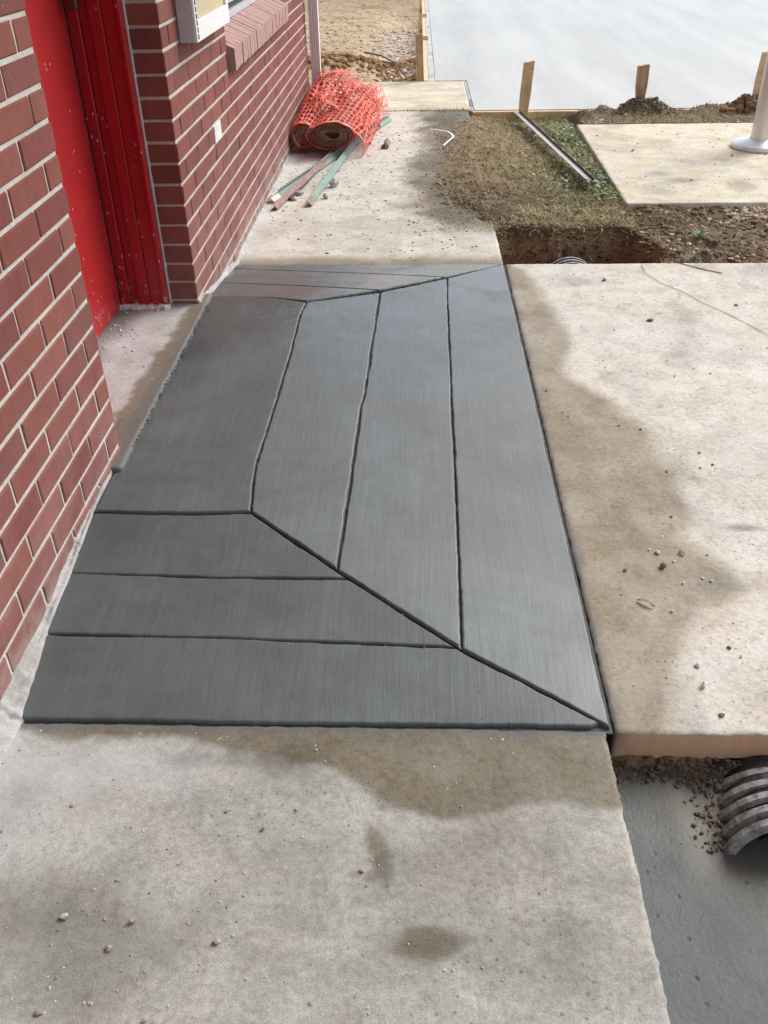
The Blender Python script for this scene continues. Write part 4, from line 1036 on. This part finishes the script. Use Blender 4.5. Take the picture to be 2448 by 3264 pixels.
# ------------------------------------------------------------------ soil clods, gravel
def clods(n, fx, rlo, rhi, mat, name, label, flat=.8, cat='soil', pw=3):
    C = []; Rr = []
    for _ in range(n):
        x, y = fx(); C.append((x, y, 0)); Rr.append(rlo+(rhi-rlo)*random.random()**pw)
    C = np.array(C); C[:, 2] = ghv(C[:, 0], C[:, 1]); return tag(rocks(name, C, Rr, mat, flat, .45), label, cat, kind='stuff')
U = random.uniform; GA = random.gauss
clods(900, lambda: (U(1.2, 1.9), 4.25+.1*max(0, U(0, 1))+GA(0, .06)), .003, .018, M_CLOD, 'soil_clods', 'brown clods on the lip of the far trench')
clods(1500, lambda: (U(1.19, 1.85), U(4.10, 4.28)), .002, .012, m_rock('clay_clod', (.22, .135, .08), (.38, .24, .14), (.30, .18, .10)), 'soil_clods', 'clods in the cut face of the far trench')
clods(2200, lambda: (U(1.82, 2.9), U(3.78, 4.68)), .003, .020, M_CLOD, 'soil_clods', 'brown clods on the worn ground beyond the slab', .7)
clods(420, lambda: (U(1.82, 2.9), U(3.85, 4.66)), .003, .016, M_TANROCK, 'gravel', 'pale gravel in the worn ground beyond the slab', .7, 'gravel')
clods(260, lambda: (2.35+abs(GA(0, .25)), U(4.50, 4.68)), .006, .016, M_TANROCK, 'gravel', 'tan gravel along the front of the tan pad', .7, 'gravel', 1.5)
clods(900, lambda: (GA(1.0, .10), U(4.4, 5.3)), .002, .012, M_CLOD, 'soil_clods', 'dark crumbs where the grass meets the walkway', .5)
clods(260, lambda: (GA(1.79, .06), GA(4.70, .10)), .003, .014, M_ORANGE_CLOD, 'soil_clods', 'ochre crumbs at the corner of the tan pad', .6)
clods(800, lambda: (GA(2.42, .15), GA(7.03, .05)), .003, .017, m_rock('grey_brown_clod', (.13, .10, .07), (.24, .18, .125), (.18, .14, .10)), 'soil_clods', 'dark soil heap around the reddish stake', .8)
clods(420, lambda: (GA(3.25, .14), GA(7.02, .05)), .005, .035, m_rock('brown_clay', (.16, .09, .045), (.30, .18, .10), (.22, .13, .07)), 'soil_clods', 'brown clay heap beside the aluminium pole', .85, 'soil', 2)
clods(260, lambda: (U(1.9, 3.6), U(6.62, 7.05)), .003, .016, M_TANROCK, 'gravel', 'pale gravel behind the tan pad', .6, 'gravel')
clods(3600, lambda: (U(-1.4, .82), 8.5+abs(GA(0, 3.2))), .004, .030, M_TANROCK, 'gravel', 'pale broken stone over the bare ochre earth', .45, 'gravel', 3)
clods(1100, lambda: (.55+GA(0, .13), U(9.2, 12.5)), .008, .034, m_rock('pale_chips', (.48, .38, .32), (.72, .66, .60), (.60, .50, .42)), 'gravel', 'pale broken chips in the gully beside the form board', .45, 'gravel', 2)
def ridge():
    x = U(-.6, .8); return x, 9.35+.8*x-.3*0+GA(0, .14)
clods(1100, ridge, .008, .045, M_ORANGE_CLOD, 'soil_clods', 'ochre clods along the dug ridge beyond the pad', .7, 'soil', 2.5)
clods(500, lambda: (U(.45, .84), U(8.5, 9.4)), .008, .04, M_ORANGE_CLOD, 'soil_clods', 'ochre clods at the foot of the form board', .7, 'soil', 2.5)
# clods under the near slab edge and round the pipe
C = []; Rr = []
for _ in range(1600):
    x = U(1.18, 2.0); t = random.random(); C.append((x, 1.158-.038*t**1.2+GA(0, .006), -.180-.034*t)); Rr.append(.001+.0045*random.random()**3)
for _ in range(420):
    s_ = random.choice((-1, -1, 1)); y = U(.98, 1.15); C.append((px-.035+s_*(.105+abs(GA(0, .030))), y, -.215+.004*random.random())); Rr.append(.0008+.0035*random.random()**3)
for _ in range(60):
    a = GA(math.pi/2, .5); y = U(1.12, 1.16); C.append((px+(pr+.002)*math.cos(a), y, pz+(pr-.002)*math.sin(a))); Rr.append(.003+.006*random.random()**2)
tag(rocks('soil_clods', C, Rr, m_rock('muddy_clod', (.12, .09, .06), (.22, .155, .105), (.15, .13, .11)), .8), 'muddy clods below the slab edge and around the pipe', 'soil', kind='stuff')
C = []; Rr = []
for _ in range(260):
    C.append((.012+abs(GA(0, .006)), U(2.02, 2.10)+GA(0, .006), -.028)); Rr.append(U(.002, .005))
for _ in range(420): C.append((.028+GA(0, .006), U(2.06, 3.08), -.016)); Rr.append(.0012+.004*random.random()**3)
tag(rocks('cement_crumbs', C, Rr, M_FILL if False else m_plain('cement_crumb', (.10, .098, .09), .8, 0, .3, 40, .3), .6), 'wet cement crumbs along the threshold edge', 'crumbs', kind='stuff')

# ------------------------------------------------------------------ grass and weeds
def blades(n, fx, fg, lmin, lmax, wmin, wmax, lay, name, label, dz=0.0):
    pts = np.array([fx() for _ in range(n)]); x, y = pts[:, 0], pts[:, 1]; z = ghv(x, y)+dz
    g = np.array([fg(a, b) for a, b in pts]); a = rng.random(n)*6.28; Ln = lmin+(lmax-lmin)*rng.random(n)**1.6; wd = wmin+(wmax-wmin)*rng.random(n)
    el = np.clip(rng.normal(lay, .28, n), .02, 1.45)*np.where(g > .5, 1.25, 1); dx = np.cos(a); dy = np.sin(a); nx_ = -dy; ny_ = dx
    h = Ln*np.sin(el); rr = Ln*np.cos(el); bend = .5+.6*rng.random(n)
    P = np.zeros((n, 5, 3)); b0 = np.stack([x, y, z], 1); sd_ = np.stack([nx_, ny_, nx_*0], 1)*wd[:, None]*.5
    mid = b0+np.stack([dx*rr*.5, dy*rr*.5, h*.62+.003], 1); tip = b0+np.stack([dx*rr, dy*rr, h*bend+.002], 1)
    P[:, 0] = b0-sd_; P[:, 1] = b0+sd_; P[:, 2] = mid+sd_*.8; P[:, 3] = mid-sd_*.8; P[:, 4] = tip
    o_ = (np.arange(n)*5)[:, None]; F = [tuple(r) for r in (o_+np.array([0, 1, 2, 3]))]+[tuple(r) for r in (o_+np.array([3, 2, 4]))]
    rn = np.clip(rng.random(n)*.75+.25*(vnoise(x*6, y*6, 320)*.5+.5), 0, 1)
    o = obj(name, P.reshape(-1, 3), F, M_GRASS, None, False, {'green': np.repeat(g, 5), 'rnd': np.repeat(rn, 5)})
    return tag(o, label, 'grass', kind='stuff')
def lawn_pt():
    while True:
        y = U(4.30, 7.07); x = U(.84, 1.865)
        if y < 4.45 and x > 1.7: continue
        ed = .92+.05*math.sin(y*2.1)+(.16 if y < 4.45 else 0)+.07*float(vnoise(y*5, 2, 93))
        if x < ed and random.random() > .10: continue
        if random.random() < max(0, .92-1.9*(x-ed)) * (1 if y < 6.3 else .5): continue
        if random.random() < .75*float(sstep(.05, -.35, vnoise(x*3.5, y*3.5, 335))): continue
        return x, y
def lawn_green(x, y):
    p = max(0, min(1, (x-1.42)/.3))*max(0, min(1, (y-4.65)/.3)); p = p*.85+.06
    p *= .55+.9*(float(vnoise(x*5, y*5, 330))*.5+.5); return 1.0 if random.random() < p else random.random()*.25
blades(11000, lawn_pt, lawn_green, .02, .085, .0022, .0055, .17, 'dead_grass', 'flattened dry grass between the walkway and the tan pad')
def lip(): x = U(1.1, 1.85); return x, 4.27+.10*float(sstep(1.2, 1.8, x))+GA(0, .045)
blades(1500, lip, lambda x, y: random.random()*.12, .03, .10, .0015, .0035, .2, 'dead_grass', 'dry roots and straw hanging over the trench lip')
blades(1600, lambda: (U(1.85, 2.9), U(3.82, 4.62)), lambda x, y: random.random()*.2, .02, .09, .0015, .0035, .3, 'dead_grass', 'dry straw on the worn ground beyond the slab')
blades(700, lambda: (GA(2.42, .2), U(6.63, 7.05)), lambda x, y: 1.0 if random.random() < .35 else .1, .02, .07, .002, .004, .4, 'dead_grass', 'grass tufts around the dark soil heap')
blades(600, lambda: (U(1.95, 4.2), U(6.61, 6.9)), lambda x, y: 1.0 if random.random() < .5 else .15, .02, .05, .002, .004, .4, 'dead_grass', 'thin grass behind the tan pad')
blades(1000, lambda: (U(.15, 1.17), 7.145+GA(0, .035)*(1 if random.random() < .8 else 2)), lambda x, y: 1.0 if random.random() < .3 else .1, .01, .04, .0015, .003, .4, 'dead_grass', 'grass sprouting from the joint of the old pad') if False else None
def jgrass():
    while True:
        x = U(.35, 1.18)
        if random.random() < x*x*.9: return x, 7.143+GA(0, .012+.05*max(0, x-.9))
pts = [jgrass() for _ in range(500)]
def put_blades(pts, z, name, label, lmax=.04, lay=.4, pg=.3):
    it = iter(pts); old = globals()['ghv']; globals()['ghv'] = lambda x, y: np.full(np.shape(x), z)
    o = blades(len(pts), lambda: next(it), lambda x, y: 1.0 if random.random() < pg else .1, .01, lmax, .0015, .0032, lay, name, label); globals()['ghv'] = old; return o
put_blades(pts, ZS, 'dead_grass', 'grass sprouting from the joint of the old pad')
def spill():
    while True:
        y = U(4.25, 6.9); x = U(.74, 1.05)
        if random.random() < ((x-.70)/.35)**2: return x, y
put_blades([spill() for _ in range(1300)], ZS+.001, 'dead_grass', 'dry straw strewn over the walkway edge', .05, .10, .02)
blades(420, lambda: (GA(.42, .09), GA(8.72, .08)), lambda x, y: 1.0 if random.random() < .5 else .2, .02, .07, .002, .004, .5, 'dead_grass', 'small grass tuft on the ochre earth beside the form board')
# clover like ground cover by the pad
V = []; F = []
for _ in range(950):
    y = U(4.80, 6.75); x = 1.85-abs(GA(0, .19))*(1 if y > 4.9 else .5)
    if random.random() > .35+.65*(float(vnoise(x*7, y*7, 340))*.5+.5): continue
    if x < 1.42: continue
    z = gh(x, y)+U(.004, .030); r = U(.005, .012); a = U(0, 6.28); tx, ty = U(-.5, .5), U(-.5, .5); b = len(V)
    for k in range(6):
        t = a+k*1.047; rr = r*(1.0 if k % 3 else 1.25); dx, dy = rr*math.cos(t), rr*math.sin(t)*.8; V.append((x+dx, y+dy, z+dx*tx+dy*ty))
    F.append(tuple(range(b, b+6)))
tag(obj('ground_cover', V, F, M_WEED), 'low green clover and weeds beside the tan pad', 'weeds', kind='stuff')
def weed(x, y, n, ln, mat, label, el=.7, wid=.28, name='weed', z=None):
    V = []; F = []
    for i in range(n):
        a = i*2.4+U(-.3, .3); e = el+U(-.3, .3); L_ = ln*U(.6, 1.1); w_ = L_*wid; d = np.array([math.cos(a), math.sin(a), 0]); s_ = np.array([-d[1], d[0], 0]); b = len(V)
        for k in range(6):
            t = k/5; p = d*L_*t*math.cos(e)+np.array([0, 0, L_*(t*math.sin(e)-.45*t*t)+.004]); ww = w_*math.sin(math.pi*min(.98, t*.9+.08))
            V += [tuple(p-s_*ww*.5+np.array([0, 0, ww*.18])), tuple(p), tuple(p+s_*ww*.5+np.array([0, 0, ww*.18]))]
        for k in range(5):
            for q_ in range(2): F.append((b+k*3+q_, b+k*3+q_+1, b+(k+1)*3+q_+1, b+(k+1)*3+q_))
    g_ = gh(x, y) if z is None else z
    return tag(obj(name, V, F, mat, None, True, None, (x, y, g_-.003)), label, 'weed')
weed(1.80, 5.12, 9, .085, M_WEEDP, 'pale green broad leaved weed at the end of the angle bar', .8, .34)
weed(1.845, 5.22, 6, .075, M_WEED, 'bright green weed leaning over the edge of the tan pad', .9, .30)
weed(1.78, 5.45, 8, .06, M_WEED, 'dark green leafy weed halfway along the tan pad edge', .6, .5)
weed(1.80, 5.85, 8, .055, M_WEED, 'low leafy weed near the middle of the angle bar', .6, .5)
weed(1.76, 4.90, 7, .06, M_WEEDP, 'dusty pale weed at the front corner of the tan pad', .5, .35)
weed(2.13, 4.25, 26, .10, M_WEEDP, 'spiky pale grass tuft on the worn ground beyond the slab', .95, .06, 'grass_tuft')
weed(2.40, 3.98, 16, .09, M_WEEDP, 'arching grass tuft close to the slab edge', .8, .06, 'grass_tuft')
weed(2.02, 3.98, 12, .07, M_WEEDP, 'small grass tuft beside the end of the trench', .8, .06, 'grass_tuft')
for (x, y, r, lb) in ((1.70, 5.52, .022, 'red brown dead leaf crumpled in the clover beside the angle bar'), (1.775, 5.25, .018, 'red brown leaf by the bright green weed')):
    o = stone(x, y, r, M_RLEAF, lb, 'leaf', None, gh(x, y)+.005, .35, 'dead_leaf')
# roots sticking out of the ochre earth
for pts, lb in (([(.28, 9.55, .02), (.45, 9.25, .03), (.60, 8.95, .0), (.72, 8.62, -.10)], 'long thin root arching out of the ochre ridge'), ([(.47, 9.1, .0), (.58, 8.9, .01), (.68, 8.6, -.12)], 'short thin root below the long root in the ochre earth')):
    P = []
    for a, b in zip(pts[:-1], pts[1:]):
        for k in range(4): t = k/4; P.append(np.array(a)*(1-t)+np.array(b)*t)
    P.append(np.array(pts[-1])); P = [p+np.array([0, 0, gh(p[0], p[1])*0+.0])*1 for p in P]
    P = [np.array([p[0], p[1], max(p[2]-.05, gh(p[0], p[1])+.006)]) for p in P]
    tag(MB().tube([tuple(p-P[0]) for p in P], [.008-.004*i/len(P) for i in range(len(P))], 6).build('root', M_TWIG), lb, 'root').location = tuple(P[0])
# thread lying on the slab
pts = [G(x, y, ZS+.003) for x, y in ((1385, 570), (1395, 590), (1430, 612), (1480, 632), (1510, 650), (1560, 672), (1620, 702), (1665, 728))]
tag(MB().tube([tuple(p-pts[0]) for p in pts], .0010, 5).build('string', m_plain('tan_string', (.46, .39, .30), .8)), 'thin tan string trailing across the pale slab', 'string').location = tuple(pts[0])
pts = [G(x, y, ZS+.003) for x, y in ((1460, 566), (1490, 574), (1530, 584), (1560, 590))]
tag(MB().tube([tuple(p-pts[0]) for p in pts], .0018, 5).build('twig', M_TWIG), 'thin twig at the far edge of the pale slab', 'twig').location = tuple(pts[0])
